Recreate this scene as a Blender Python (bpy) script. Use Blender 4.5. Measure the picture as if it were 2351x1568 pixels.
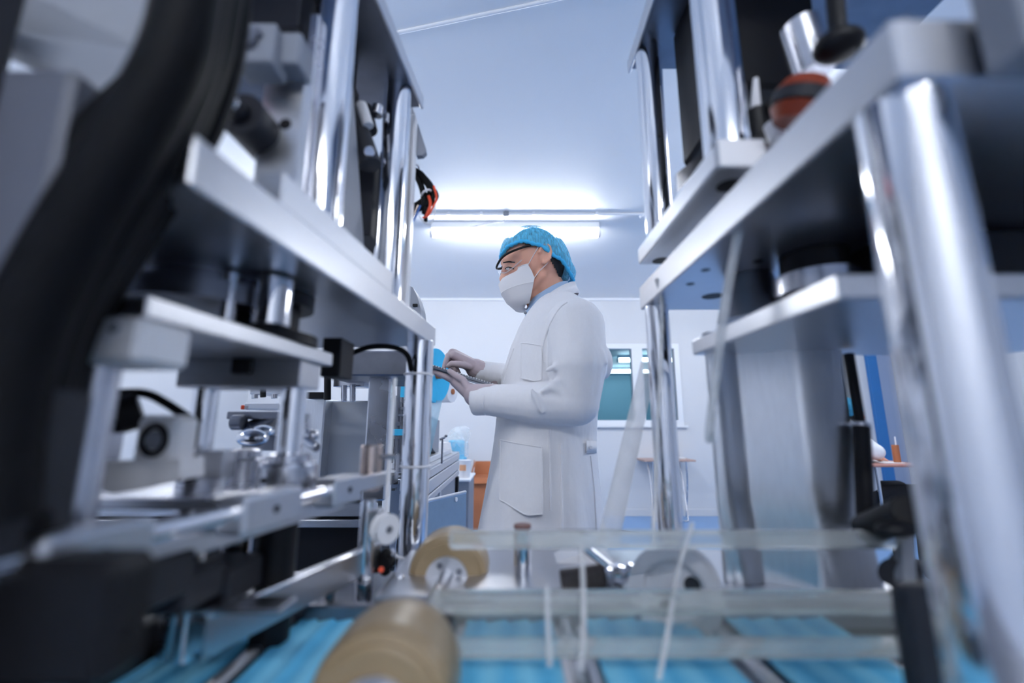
import bpy, bmesh, math, random
from mathutils import Vector, Matrix, Quaternion
random.seed(7)
for o in list(bpy.data.objects):
    bpy.data.objects.remove(o, do_unlink=True)
SC = bpy.context.scene
COL = SC.collection

# ------------------------------------------------------------------ camera
H = 1.10                      # camera height
F = 1000.0                    # focal length in pixels of the 2351 px frame
PITCH = math.radians(10.8)
SP, CP = math.sin(PITCH), math.cos(PITCH)
cd = bpy.data.cameras.new('camera')
cam = bpy.data.objects.new('camera', cd)
COL.objects.link(cam)
cam.location = (0, 0, H)
cam.rotation_euler = (math.pi / 2 + PITCH, 0, 0)
cd.sensor_width = 36.0
cd.lens = 36.0 * F / 2351.0
cd.clip_start = 0.02
cd.dof.use_dof = True
cd.dof.focus_distance = 1.5
cd.dof.aperture_fstop = 1.6
SC.camera = cam

# ------------------------------------------------------------------ exposure, world
SC.view_settings.view_transform = 'Standard'
SC.view_settings.look = 'None'
SC.view_settings.exposure = 0.0
SC.view_settings.gamma = 1.0
SC.view_settings.use_curve_mapping = False
wd = bpy.data.worlds.new('world')
wd.use_nodes = True
wd.node_tree.nodes['Background'].inputs[0].default_value = (0.55, 0.65, 0.85, 1)
wd.node_tree.nodes['Background'].inputs[1].default_value = 0.25
SC.world = wd
TUBE = 58.0                   # strength of the fluorescent tubes

# ------------------------------------------------------------------ helpers
def at(x, y, Y):
    """point of the place seen at photo pixel (x, y) at depth Y metres into the room"""
    dx = (x - 1175.5) / F
    dy = (784.0 - y) / F
    d = CP - dy * SP
    return Vector((dx / d * Y, Y, (SP + dy * CP) / d * Y + H))

def catmull(pts, n=8):
    pts = [Vector(p) for p in pts]
    out = []
    P = [pts[0] * 2 - pts[1]] + pts + [pts[-1] * 2 - pts[-2]]
    for i in range(1, len(P) - 2):
        a, b, c, d = P[i - 1], P[i], P[i + 1], P[i + 2]
        for k in range(n):
            t = k / n
            out.append(0.5 * ((2 * b) + (c - a) * t + (2 * a - 5 * b + 4 * c - d) * t * t + (3 * b - a - 3 * c + d) * t ** 3))
    out.append(pts[-1])
    return out

def rotz(a):
    return Matrix.Rotation(a, 3, 'Z')

class MB:
    def __init__(self):
        self.v, self.f, self.s, self.m = [], [], [], []
    def add(self, vs, fs, smooth=False, mat=0):
        o = len(self.v)
        self.v += [tuple(p) for p in vs]
        for f in fs:
            self.f.append([o + i for i in f]); self.s.append(smooth); self.m.append(mat)
        return self
    def box(self, c, size, R=None, b=0.0015, mat=0):
        c = Vector(c); h = [abs(s) / 2 for s in size]
        b = min(b, min(h) * 0.45)
        vs, idx = [], {}
        for sx in (-1, 1):
            for sy in (-1, 1):
                for sz in (-1, 1):
                    for ax in range(3):
                        p = Vector((sx * (h[0] - (b if ax != 0 else 0)), sy * (h[1] - (b if ax != 1 else 0)), sz * (h[2] - (b if ax != 2 else 0))))
                        if R is not None: p = R @ p
                        idx[(sx, sy, sz, ax)] = len(vs); vs.append(p + c)
        fs = []
        def quad(keys):
            fs.append([idx[k] for k in keys])
        for s in (-1, 1):
            q = [(s, -1, -1, 0), (s, 1, -1, 0), (s, 1, 1, 0), (s, -1, 1, 0)]; quad(q if s > 0 else q[::-1])
            q = [(-1, s, -1, 1), (-1, s, 1, 1), (1, s, 1, 1), (1, s, -1, 1)]; quad(q if s > 0 else q[::-1])
            q = [(-1, -1, s, 2), (1, -1, s, 2), (1, 1, s, 2), (-1, 1, s, 2)]; quad(q if s > 0 else q[::-1])
        for s in (-1, 1):
            for t in (-1, 1):
                q = [(s, t, -1, 0), (s, t, -1, 1), (s, t, 1, 1), (s, t, 1, 0)]; quad(q if s * t > 0 else q[::-1])
                q = [(s, -1, t, 0), (s, 1, t, 0), (s, 1, t, 2), (s, -1, t, 2)]; quad(q if s * t > 0 else q[::-1])
                q = [(-1, s, t, 1), (-1, s, t, 2), (1, s, t, 2), (1, s, t, 1)]; quad(q if s * t > 0 else q[::-1])
                for r in (-1, 1):
                    q = [(s, t, r, 0), (s, t, r, 1), (s, t, r, 2)]; quad(q if s * t * r > 0 else q[::-1])
        return self.add(vs, fs, False, mat)
    def span(self, x0, x1, y0, y1, z0, z1, b=0.0015, mat=0):
        return self.box(((x0 + x1) / 2, (y0 + y1) / 2, (z0 + z1) / 2), (x1 - x0, y1 - y0, z1 - z0), None, b, mat)
    def pxbox(self, x0, x1, y0, y1, Y, depth, b=0.0015, mat=0):
        a = at(x0, (y0 + y1) / 2, Y); c = at(x1, (y0 + y1) / 2, Y)
        zt = at((x0 + x1) / 2, y0, Y).z; zb = at((x0 + x1) / 2, y1, Y).z
        return self.span(a.x, c.x, Y, Y + depth, zb, zt, b, mat)
    def rings(self, R, caps=True, smooth=True, closed=True, mat=0):
        n = len(R[0]); vs = [p for r in R for p in r]; fs = []
        for i in range(len(R) - 1):
            for k in range(n if closed else n - 1):
                k2 = (k + 1) % n
                fs.append([i * n + k, i * n + k2, (i + 1) * n + k2, (i + 1) * n + k])
        self.add(vs, fs, smooth, mat)
        if caps:
            self.add(R[0], [list(range(n))[::-1]], False, mat)
            self.add(R[-1], [list(range(n))], False, mat)
        return self
    def lathe(self, p0, axis, prof, seg=32, caps=True, mat=0, smooth=True):
        """prof: list of (distance along axis, radius); a radius step is a hard edge"""
        p0 = Vector(p0); a = Vector(axis).normalized()
        u = a.orthogonal().normalized(); w = a.cross(u)
        R = []
        for t, r in prof:
            R.append([p0 + a * t + (u * math.cos(2 * math.pi * k / seg) + w * math.sin(2 * math.pi * k / seg)) * max(r, 1e-5) for k in range(seg)])
        for i in range(len(R) - 1):
            flat = abs(prof[i][0] - prof[i + 1][0]) < 1e-6
            self.rings([R[i], R[i + 1]], False, smooth and not flat, True, mat)
        if caps:
            self.add(R[0], [list(range(seg))[::-1]], False, mat)
            self.add(R[-1], [list(range(seg))], False, mat)
        return self
    def cyl(self, p0, p1, r, r1=None, seg=28, b=0.0008, mat=0):
        p0, p1 = Vector(p0), Vector(p1); L = (p1 - p0).length; r1 = r if r1 is None else r1
        b = min(b, L * 0.3, r * 0.3)
        return self.lathe(p0, p1 - p0, [(0, r - b), (b, r), (L - b, r1), (L, r1 - b)], seg, True, mat)
    def hollow(self, p0, p1, r, ri, seg=32, mat=0):
        p0, p1 = Vector(p0), Vector(p1); L = (p1 - p0).length
        return self.lathe(p0, p1 - p0, [(0, ri), (0, r), (L, r), (L, ri), (0, ri)], seg, False, mat)
    def tube(self, pts, r, seg=10, closed=False, mat=0, caps=True):
        pts = [Vector(p) for p in pts]; n = len(pts)
        rad = r if isinstance(r, (list, tuple)) else [r] * n
        T = []
        for i in range(n):
            a = pts[(i - 1) % n] if (closed or i > 0) else pts[0]
            c = pts[(i + 1) % n] if (closed or i < n - 1) else pts[-1]
            T.append((c - a).normalized())
        u = T[0].orthogonal().normalized(); R = []
        for i in range(n):
            u = (u - T[i] * u.dot(T[i])).normalized(); w = T[i].cross(u)
            R.append([pts[i] + (u * math.cos(2 * math.pi * k / seg) + w * math.sin(2 * math.pi * k / seg)) * rad[i] for k in range(seg)])
        if closed:
            R.append(R[0]); return self.rings(R, False, True, True, mat)
        return self.rings(R, caps, True, True, mat)
    def prism(self, poly, vec, mat=0):
        A = [Vector(p) for p in poly]; B = [p + Vector(vec) for p in A]; n = len(A)
        nrm = (A[1] - A[0]).cross(A[2] - A[0])
        if nrm.dot(Vector(vec)) < 0: A, B = A[::-1], B[::-1]
        self.add(A, [list(range(n))[::-1]], False, mat); self.add(B, [list(range(n))], False, mat)
        for k in range(n):
            k2 = (k + 1) % n
            self.add([A[k], A[k2], B[k2], B[k]], [[0, 1, 2, 3]], False, mat)
        return self
    def ell(self, c, rad, R=None, seg=24, rows=14, mat=0):
        c = Vector(c); RR = []
        for i in range(rows + 1):
            t = -math.pi / 2 + math.pi * i / rows
            row = []
            for k in range(seg):
                a = 2 * math.pi * k / seg
                p = Vector((rad[0] * max(math.cos(t), 1e-4) * math.cos(a), rad[1] * max(math.cos(t), 1e-4) * math.sin(a), rad[2] * math.sin(t)))
                row.append((R @ p if R is not None else p) + c)
            RR.append(row)
        return self.rings(RR, True, True, True, mat)
    def cap(self, p0, p1, r0, r1, seg=16, mat=0):
        """tapered limb with rounded ends"""
        p0, p1 = Vector(p0), Vector(p1); d = p1 - p0; L = d.length
        prof = []
        for i in range(5):
            t = math.pi / 2 * i / 5
            prof.append((-r0 * math.cos(t), r0 * math.sin(t)))
        prof += [(0, r0), (L, r1)]
        for i in range(1, 6):
            t = math.pi / 2 * i / 5
            prof.append((L + r1 * math.sin(t), r1 * math.cos(t)))
        return self.lathe(p0, d, prof, seg, True, mat)
    def hexbolt(self, p, axis, r, h, mat=0):
        return self.lathe(p, axis, [(0, r), (h, r)], 6, True, mat, False)
    def build(self, name, mat, parent=None, loc=None, label=None):
        me = bpy.data.meshes.new(name)
        root = parent
        while root is not None and root.parent is not None: root = root.parent
        L = Vector(loc) if loc is not None else (root.location.copy() if root is not None else Vector((0, 0, 0)))
        me.from_pydata([Vector(p) - L for p in self.v], [], self.f)
        me.polygons.foreach_set('use_smooth', self.s)
        me.polygons.foreach_set('material_index', self.m)
        for mm in (mat if isinstance(mat, (list, tuple)) else [mat]): me.materials.append(mm)
        me.update()
        o = bpy.data.objects.new(name, me); COL.objects.link(o)
        if parent is not None: o.parent = parent
        else: o.location = L
        if label: o['label'] = label
        return o

def fuse(mb, voxel, it=4, fac=0.5):
    """one continuous skin over overlapping pieces"""
    me = bpy.data.meshes.new('tmp'); me.from_pydata(mb.v, [], mb.f); me.update()
    bm = bmesh.new(); bm.from_mesh(me)
    bmesh.ops.remove_doubles(bm, verts=bm.verts, dist=1e-5)
    bmesh.ops.recalc_face_normals(bm, faces=bm.faces); bm.to_mesh(me); bm.free()
    o = bpy.data.objects.new('tmp', me); COL.objects.link(o)
    m = o.modifiers.new('r', 'REMESH'); m.mode = 'VOXEL'; m.voxel_size = voxel; m.adaptivity = 0
    s = o.modifiers.new('s', 'SMOOTH'); s.iterations = it; s.factor = fac
    bpy.context.view_layer.update()
    ev = o.evaluated_get(bpy.context.evaluated_depsgraph_get())
    me2 = bpy.data.meshes.new_from_object(ev)
    out = MB()
    out.add([v.co.copy() for v in me2.vertices], [list(p.vertices) for p in me2.polygons], True)
    bpy.data.objects.remove(o, do_unlink=True); bpy.data.meshes.remove(me); bpy.data.meshes.remove(me2)
    return out

def thing(name, label, cat, loc=(0, 0, 0), group=None):
    o = bpy.data.objects.new(name, None); o.empty_display_size = 0.05; COL.objects.link(o)
    o.location = loc; o['label'] = label; o['category'] = cat
    if group: o['group'] = group
    return o
def tag(o, label, cat, group=None):
    o['label'] = label; o['category'] = cat
    if group: o['group'] = group
    return o
def struct(name, mb, m, label=None, cat=None):
    o = mb.build(name, m); o['kind'] = 'structure'
    if label: o['label'] = label
    if cat: o['category'] = cat
    return o
def dup(root, loc, label, group=None):
    r = root.copy(); COL.objects.link(r); r.location = loc; r['label'] = label
    if group: r['group'] = group
    for ch in list(root.children):
        c = ch.copy(); COL.objects.link(c); c.parent = r
        for g in ch.children:
            d = g.copy(); COL.objects.link(d); d.parent = c
    return r

# ------------------------------------------------------------------ materials
def srgb(r, g, b):
    f = lambda c: c / 12.92 if c <= 0.04045 else ((c + 0.055) / 1.055) ** 2.4
    return (f(r / 255), f(g / 255), f(b / 255), 1)

def mat(name, col, rough=0.5, metal=0.0, noise=0.0, nscale=40.0, bump=0.0, bscale=200.0, stretch=None, trans=0.0, ior=1.45, emit=None, estr=0.0, alpha=1.0, spec=0.5, sss=0.0, rvar=0.0, bdist=0.004):
    m = bpy.data.materials.new(name); m.use_nodes = True
    nt = m.node_tree; N = nt.nodes; L = nt.links; p = N['Principled BSDF']
    p.inputs['Base Color'].default_value = col
    p.inputs['Roughness'].default_value = rough
    p.inputs['Metallic'].default_value = metal
    p.inputs['Specular IOR Level'].default_value = spec
    p.inputs['IOR'].default_value = ior
    if trans: p.inputs['Transmission Weight'].default_value = trans
    if alpha < 1: p.inputs['Alpha'].default_value = alpha
    if emit is not None:
        p.inputs['Emission Color'].default_value = emit; p.inputs['Emission Strength'].default_value = estr
    if sss:
        p.inputs['Subsurface Weight'].default_value = sss; p.inputs['Subsurface Radius'].default_value = (0.01, 0.004, 0.002)
    tc = None
    if noise or bump or rvar:
        tc = N.new('ShaderNodeTexCoord'); mp = N.new('ShaderNodeMapping')
        L.new(tc.outputs['Object'], mp.inputs['Vector'])
        if stretch: mp.inputs['Scale'].default_value = stretch
    if noise:
        n = N.new('ShaderNodeTexNoise'); n.inputs['Scale'].default_value = nscale; n.inputs['Detail'].default_value = 5
        L.new(mp.outputs[0], n.inputs['Vector'])
        mr = N.new('ShaderNodeMapRange'); mr.inputs['From Min'].default_value = 0.25; mr.inputs['From Max'].default_value = 0.75
        mr.inputs['To Min'].default_value = 1 - noise; mr.inputs['To Max'].default_value = 1 + noise * 0.5
        L.new(n.outputs['Fac'], mr.inputs['Value'])
        mx = N.new('ShaderNodeVectorMath'); mx.operation = 'SCALE'; mx.inputs[0].default_value = col[:3]
        L.new(mr.outputs[0], mx.inputs['Scale']); L.new(mx.outputs[0], p.inputs['Base Color'])
    if rvar:
        n2 = N.new('ShaderNodeTexNoise'); n2.inputs['Scale'].default_value = nscale * 0.6; n2.inputs['Detail'].default_value = 4
        L.new(mp.outputs[0], n2.inputs['Vector'])
        m2 = N.new('ShaderNodeMapRange'); m2.inputs['To Min'].default_value = max(rough - rvar, 0.02); m2.inputs['To Max'].default_value = rough + rvar
        L.new(n2.outputs['Fac'], m2.inputs['Value']); L.new(m2.outputs[0], p.inputs['Roughness'])
    if bump:
        n3 = N.new('ShaderNodeTexNoise'); n3.inputs['Scale'].default_value = bscale; n3.inputs['Detail'].default_value = 3
        L.new(mp.outputs[0], n3.inputs['Vector'])
        bp = N.new('ShaderNodeBump'); bp.inputs['Strength'].default_value = bump; bp.inputs['Distance'].default_value = bdist
        L.new(n3.outputs['Fac'], bp.inputs['Height']); L.new(bp.outputs[0], p.inputs['Normal'])
    return m

M = {}
M['wall'] = mat('wall_panel', (0.71, 0.725, 0.765, 1), 0.5, noise=0.02, nscale=2)
M['ceil'] = mat('ceiling_panel', (0.92, 0.925, 0.945, 1), 0.45, noise=0.02, nscale=1.5)
M['floor'] = mat('blue_floor_paint', srgb(122, 166, 218), 0.3, noise=0.06, nscale=3)
M['trim'] = mat('white_trim', (0.86, 0.88, 0.93, 1), 0.4)
M['alu'] = mat('brushed_aluminium', (0.60, 0.61, 0.645, 1), 0.34, 1.0, noise=0.08, nscale=60, stretch=(1, 12, 12), rvar=0.06)
M['steel'] = mat('machined_steel', (0.60, 0.61, 0.66, 1), 0.26, 1.0, noise=0.10, nscale=30, rvar=0.06)
M['steeld'] = mat('dark_steel', (0.22, 0.23, 0.27, 1), 0.35, 0.9, noise=0.15, nscale=25, rvar=0.08)
M['chrome'] = mat('polished_chrome', (0.82, 0.83, 0.87, 1), 0.10, 1.0, noise=0.03, nscale=20)
M['stain'] = mat('stainless_sheet', (0.76, 0.77, 0.80, 1), 0.32, 1.0, noise=0.06, nscale=30, stretch=(8, 8, 1), rvar=0.05)
M['copper'] = mat('bronze_bush', (0.62, 0.50, 0.44, 1), 0.22, 1.0, noise=0.05)
M['black'] = mat('black_plastic', (0.008, 0.0085, 0.011, 1), 0.45, noise=0.1, spec=0.25)
M['rubber'] = mat('black_cable_sheath', (0.005, 0.0055, 0.007, 1), 0.6, noise=0.15, nscale=80, spec=0.12)
M['wplast'] = mat('white_plastic', (0.80, 0.80, 0.84, 1), 0.35)
M['gplast'] = mat('grey_painted_housing', (0.24, 0.26, 0.31, 1), 0.45, noise=0.05)
M['dplast'] = mat('dark_grey_housing', (0.022, 0.024, 0.032, 1), 0.5, noise=0.1, spec=0.3)
M['red'] = mat('red_plastic', (0.75, 0.06, 0.01, 1), 0.35)
M['redlamp'] = mat('red_indicator_lens', (0.8, 0.05, 0.0, 1), 0.3, emit=(1, 0.06, 0.0, 1), estr=0.7)
M['orange'] = mat('orange_rubber', (0.22, 0.030, 0.008, 1), 0.45, noise=0.1)
M['blue'] = mat('blue_wire', (0.05, 0.16, 0.5, 1), 0.4)
M['amber'] = mat('amber_polyurethane', (0.33, 0.24, 0.14, 1), 0.35, noise=0.12, nscale=18, sss=0.0)
M['acryl'] = mat('clear_acrylic', (0.88, 0.90, 0.88, 1), 0.2, trans=0.75, ior=1.2, spec=0.35)
M['clear'] = mat('clear_lens', (0.97, 0.97, 1, 1), 0.02, trans=1.0, ior=1.03)
M['glass'] = mat('window_glass', (0.55, 0.75, 0.82, 1), 0.02, trans=1.0, ior=1.01)
M['tube'] = mat('fluorescent_tube', (1, 1, 1, 1), 0.4, emit=(0.95, 0.975, 1.0, 1), estr=TUBE)
M['coat'] = mat('white_lab_coat', (0.84, 0.84, 0.88, 1), 0.75, bump=0.6, bscale=11, bdist=0.022, stretch=(1, 1, .45), noise=0.02, nscale=300, spec=0.2)
M['shirt'] = mat('light_blue_shirt', srgb(165, 190, 222), 0.8, bump=0.05, bscale=60, noise=0.03, spec=0.2)
M['trouser'] = mat('black_trousers', (0.012, 0.013, 0.017, 1), 0.8, noise=0.15, spec=0.2)
M['shoe'] = mat('black_shoe_leather', (0.015, 0.014, 0.014, 1), 0.35)
M['skin'] = mat('skin', srgb(228, 172, 150), 0.5, noise=0.05, nscale=30, sss=0.12, bump=0.04, bscale=250, spec=0.35)
M['glove'] = mat('thin_latex_glove', srgb(196, 180, 186), 0.55, noise=0.06, nscale=50, bump=0.1, bscale=90, spec=0.3)
M['hair'] = mat('black_hair', (0.010, 0.009, 0.010, 1), 0.5, noise=0.3, nscale=60, stretch=(1, 1, 6))
M['mask'] = mat('white_nonwoven', (0.80, 0.79, 0.82, 1), 0.85, bump=0.08, bscale=60, spec=0.1)
M['cyan'] = mat('cyan_nonwoven', srgb(70, 190, 235), 0.8, noise=0.05, spec=0.2)
M['card'] = mat('brown_cardboard', srgb(176, 112, 80), 0.85, noise=0.06, nscale=12, spec=0.2)
M['panelblue'] = mat('blue_grey_sheet_metal', srgb(128, 150, 172), 0.45, 0.15, noise=0.05)
M['doorblue'] = mat('blue_door_paint', srgb(48, 118, 186), 0.4, noise=0.04)
M['eyew'] = mat('eye_white', (0.75, 0.73, 0.72, 1), 0.2)
M['iris'] = mat('dark_iris', (0.02, 0.012, 0.01, 1), 0.15)
M['wood'] = mat('pale_wood_laminate', srgb(190, 160, 150), 0.45, noise=0.08, nscale=10, stretch=(1, 8, 1))
M['tablet'] = mat('grey_anodised_tablet', (0.20, 0.215, 0.25, 1), 0.35, 0.7)
M['knurl'] = mat('dark_knurled_rubber', (0.045, 0.035, 0.035, 1), 0.5, noise=0.4, nscale=220)

nt_ = M['stain'].node_tree; tn = nt_.nodes.new('ShaderNodeTangent'); tn.direction_type = 'RADIAL'; tn.axis = 'Z'
nt_.links.new(tn.outputs[0], nt_.nodes['Principled BSDF'].inputs['Tangent']); nt_.nodes['Principled BSDF'].inputs['Anisotropic'].default_value = .0
def stripes_mat(name, base, other, scale, axis=0, mixrough=0.85):
    m = mat(name, base, mixrough, spec=0.2)
    nt = m.node_tree; N = nt.nodes; L = nt.links; p = N['Principled BSDF']
    tc = N.new('ShaderNodeTexCoord'); w = N.new('ShaderNodeTexWave'); w.wave_type = 'BANDS'; w.bands_direction = 'XYZ'[axis]
    w.inputs['Scale'].default_value = scale; w.inputs['Distortion'].default_value = 1.2; w.inputs['Detail'].default_value = 2
    r = N.new('ShaderNodeValToRGB'); r.color_ramp.elements[0].color = base; r.color_ramp.elements[1].color = other
    L.new(tc.outputs['Object'], w.inputs['Vector']); L.new(w.outputs['Fac'], r.inputs['Fac']); L.new(r.outputs[0], p.inputs['Base Color'])
    return m
M['web'] = stripes_mat('blue_mask_fabric', srgb(96, 186, 230), srgb(132, 208, 240), 9.0, 0)

def sheer_mat(name, col, lo, hi, scale, stretch):
    """thin gauzy cloth: threads over see-through gaps"""
    m = bpy.data.materials.new(name); m.use_nodes = True
    nt = m.node_tree; N = nt.nodes; L = nt.links; p = N['Principled BSDF']
    p.inputs['Base Color'].default_value = col; p.inputs['Roughness'].default_value = 0.7; p.inputs['Specular IOR Level'].default_value = 0.2
    tc = N.new('ShaderNodeTexCoord'); mp = N.new('ShaderNodeMapping'); mp.inputs['Scale'].default_value = stretch
    n = N.new('ShaderNodeTexNoise'); n.inputs['Scale'].default_value = scale; n.inputs['Detail'].default_value = 3
    mr = N.new('ShaderNodeMapRange'); mr.inputs['From Min'].default_value = 0.35; mr.inputs['From Max'].default_value = 0.68
    mr.inputs['To Min'].default_value = lo; mr.inputs['To Max'].default_value = hi
    L.new(tc.outputs['Object'], mp.inputs['Vector']); L.new(mp.outputs[0], n.inputs['Vector']); L.new(n.outputs['Fac'], mr.inputs['Value'])
    L.new(mr.outputs[0], p.inputs['Alpha'])
    return m
M['net'] = sheer_mat('sheer_blue_hairnet', srgb(110, 208, 248), 0.30, 0.85, 170, (1, 1, 0.22))
M['netband'] = mat('hairnet_elastic_band', srgb(66, 186, 240), 0.75, bump=0.2, bscale=150)
M['bag'] = sheer_mat('clear_plastic_bag', (0.85, 0.92, 0.97, 1), 0.15, 0.4, 12, (1, 1, 1))
M['film'] = sheer_mat('translucent_film_web', srgb(170, 215, 240), 0.35, 0.6, 6, (1, 1, 1))
M['filmw'] = sheer_mat('translucent_white_web', (0.95, 0.95, 0.97, 1), 0.35, 0.6, 6, (1, 1, 1))
M['cordm'] = sheer_mat('white_elastic', (0.88, 0.88, 0.90, 1), 0.45, 0.75, 30, (1, 1, 1))

# ------------------------------------------------------------------ the room
ZC = 2.76                     # ceiling height
XL, XR, YB, YF = -3.4, 4.95, 5.64, -2.2
struct('floor', MB().span(XL - .1, XR + .1, YF - .1, YB + 2.6, -0.1, 0.0, 0), M['floor'])
struct('ceiling', MB().span(XL - .1, XR + .1, YF - .1, YB + 2.6, ZC, ZC + 0.1, 0), M['ceil'])
struct('wall_left', MB().span(XL - .1, XL, YF, YB, 0, ZC, 0), M['wall'])
struct('wall_right', MB().span(XR, XR + .1, YF, YB, 0, ZC, 0), M['wall'])
struct('wall_front', MB().span(XL, XR, YF - .1, YF, 0, ZC, 0), M['wall'])
WX0, WX1, WZ0, WZ1 = 0.92, 2.16, 1.11, 2.12     # the window in the far wall
wb = MB()
for a in ((XL, WX0, 0, ZC), (WX1, XR, 0, ZC), (WX0, WX1, 0, WZ0), (WX0, WX1, WZ1, ZC)):
    wb.span(a[0], a[1], YB, YB + .1, a[2], a[3], 0)
struct('wall_back', wb, M['wall'])
nb = MB(); nb.span(-.6, 5.2, 11.0, 11.1, 0, 2.33, 0); nb.span(-.7, -.6, YB + .1, 11.1, 0, 2.33, 0); nb.span(5.2, 5.3, YB + .1, 11.1, 0, 2.33, 0); nb.span(-.7, 5.3, YB + .1, 11.1, 2.33, 2.38, 0); nb.span(-.7, 5.3, YB + 2.5, 11.1, -.1, 0, 0)
struct('wall_beyond', nb, mat('teal_wall_of_next_room', srgb(120, 160, 178), 0.6))
wf = MB(); t = 0.045
wf.span(WX0 - .02, WX1 + .02, YB - .03, YB + .08, WZ1 - t, WZ1 + .02); wf.span(WX0 - .02, WX1 + .02, YB - .03, YB + .08, WZ0 - .02, WZ0 + t)
wf.span(WX0 - .02, WX0 + t, YB - .03, YB + .08, WZ0 + t, WZ1 - t); wf.span(WX1 - t, WX1 + .02, YB - .03, YB + .08, WZ0 + t, WZ1 - t)
wf.span(1.56, 1.70, YB - .03, YB + .08, WZ0 + t, WZ1 - t)
win = struct('window_1', wf, M['trim'])
MB().span(WX0 + t, 1.56, YB + .02, YB + .028, WZ0 + t, WZ1 - t, 0).build('pane', M['glass'], win)
MB().span(1.70, WX1 - t, YB + .035, YB + .043, WZ0 + t, WZ1 - t, 0).build('pane', M['glass'], win)
sl = MB().span(2.02, 2.05, YB - .01, YB + .02, WZ0 + t, WZ1 - t); sl.build('sliding_stile', M['dplast'], win)
MB().span(WX0 - .06, WX1 + .06, YB - .06, YB, WZ0 - .045, WZ0 - .02).build('window_sill', M['trim'], win)
struct('trim_1', MB().span(XL, XR, YB - .035, YB, ZC - .03, ZC), M['trim'])
# seam strip across the ceiling
p, q = at(905, 75, 1.595), at(1260, 0, 1.448); d = (q - p).normalized()
p.z = q.z = ZC - .004
ln = MB(); a0, a1 = p - d * 0.02, p + d * 3.0
ln.tube([a0, a1], 0.008, 8)
struct('trim_2', ln, M['trim'])
# blue door set in the far wall at the right
df = MB(); dx0, dx1 = at(2014, 980, 5.6).x, at(2036, 980, 5.6).x
df.span(dx0, dx1, YB - .05, YB, 0.12, 2.2); 
dr = struct('door_1', df, M['doorblue'])
MB().span(dx1, XR - .02, YB - .04, YB, 0.12, 2.12).build('door_leaf', mat('grey_blue_door', srgb(150, 166, 196), 0.4), dr)
struct('baseboard_back', MB().span(XL, dx0, YB - .012, YB, 0, 0.08), M['wall'])

# fluorescent battens (the tubes are the only light in the room)
lc = at(1183, 521, 3.42)
lt = thing('ceiling_light', 'lit white fluorescent batten on the ceiling behind the blue hairnet', 'light', (lc.x, lc.y, ZC), 'fluorescent ceiling battens')
hl_ = 0.70
MB().span(lc.x - hl_, lc.x + hl_, lc.y - .05, lc.y + .05, ZC - .055, ZC, .004).build('housing', M['trim'], lt)
for s in (-1, 1):
    MB().cyl((lc.x + s * (hl_ - .01), lc.y, ZC - .088), (lc.x + s * (hl_ + .012), lc.y, ZC - .088), .034, seg=16).build('end_cap', M['wplast'], lt)
MB().cyl((lc.x - hl_ + .01, lc.y, ZC - .088), (lc.x + hl_ - .01, lc.y, ZC - .088), .032, seg=12).build('tube', M['tube'], lt)
spots = [(-2.1, 3.42), (2.9, 3.42), (1.98, 1.35), (-1.9, .5), (.35, -1.3)]
SD = .28  # added battens hang low on invented rods to spread light over the ceiling
lt2 = thing('ceiling_light', '', 'light', (spots[0][0], spots[0][1], ZC), 'fluorescent ceiling battens')
X_, Y_ = spots[0]
MB().span(X_ - hl_, X_ + hl_, Y_ - .05, Y_ + .05, ZC - .055 - SD, ZC - SD, .004).build('housing', M['trim'], lt2)
for s in (-1, 1):
    MB().cyl((X_ + s * .5, Y_, ZC - SD), (X_ + s * .5, Y_, ZC), .006, seg=10).build('added_hanger_rod', M['steel'], lt2)
    MB().cyl((X_ + s * (hl_ - .01), Y_, ZC - .088 - SD), (X_ + s * (hl_ + .012), Y_, ZC - .088 - SD), .034, seg=16).build('end_cap', M['wplast'], lt2)
MB().cyl((X_ - hl_ + .01, Y_, ZC - .088 - SD), (X_ + hl_ - .01, Y_, ZC - .088 - SD), .032, seg=12).build('tube', M['tube'], lt2)
for i, (x, y) in enumerate(spots):
    w = ['ceiling over the left machines', 'ceiling near the blue door', 'ceiling right of the front machines', 'ceiling left of the front machines', 'ceiling behind the front machines'][i]
    w = 'added white fluorescent batten hung low to brighten the ' + w
    if i == 0: lt2['label'] = w
    else: dup(lt2, (x, y, ZC), w, 'fluorescent ceiling battens')
dup(lt, (2.62, 7.8, 2.33), 'lit batten in the next room seen through the window, upper', 'battens in the room beyond the window')
dup(lt, (2.55, 9.5, 2.33), 'lit batten in the next room seen through the window, lower', 'battens in the room beyond the window')

# conduit along the ceiling by the batten
c0, c1 = at(930, 502, 3.22), at(1476, 496, 3.22)
cz = ZC - .012
cn = thing('conduit', 'thin white cable conduit on the ceiling just in front of the batten', 'conduit', (c0.x, 3.22, cz))
MB().cyl((c0.x - 1.2, 3.22, cz), (c1.x, 3.22, cz), .011, seg=12).build('pipe', M['trim'], cn)
k = MB()
for px_ in (1030, 1105, 1225, 1370): k.span(at(px_, 500, 3.22).x - .012, at(px_, 500, 3.22).x + .012, 3.20, 3.24, cz - .014, ZC, .001)
k.build('clip', M['trim'], cn)
j = at(1162, 500, 3.22).x
MB().span(j - .022, j + .022, 3.19, 3.25, cz - .03, ZC - .002, .003).build('junction_box', M['gplast'], cn)
MB().cyl((c1.x, 3.22, cz), (c1.x, 3.26, cz - .001), .02, seg=12).build('end_cap', M['trim'], cn)
MB().tube(catmull([(j, 3.22, cz - .02), (j - .03, 3.25, cz - .05), (j - .1, 3.3, cz - .03), (j - .3, 3.36, ZC - .06)]), .004, 8).build('cable', M['gplast'], cn)
# lighter ceiling panel joint beyond the batten
a0, a1 = at(1380, 548, 3.9), at(1476, 524, 3.6)

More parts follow.
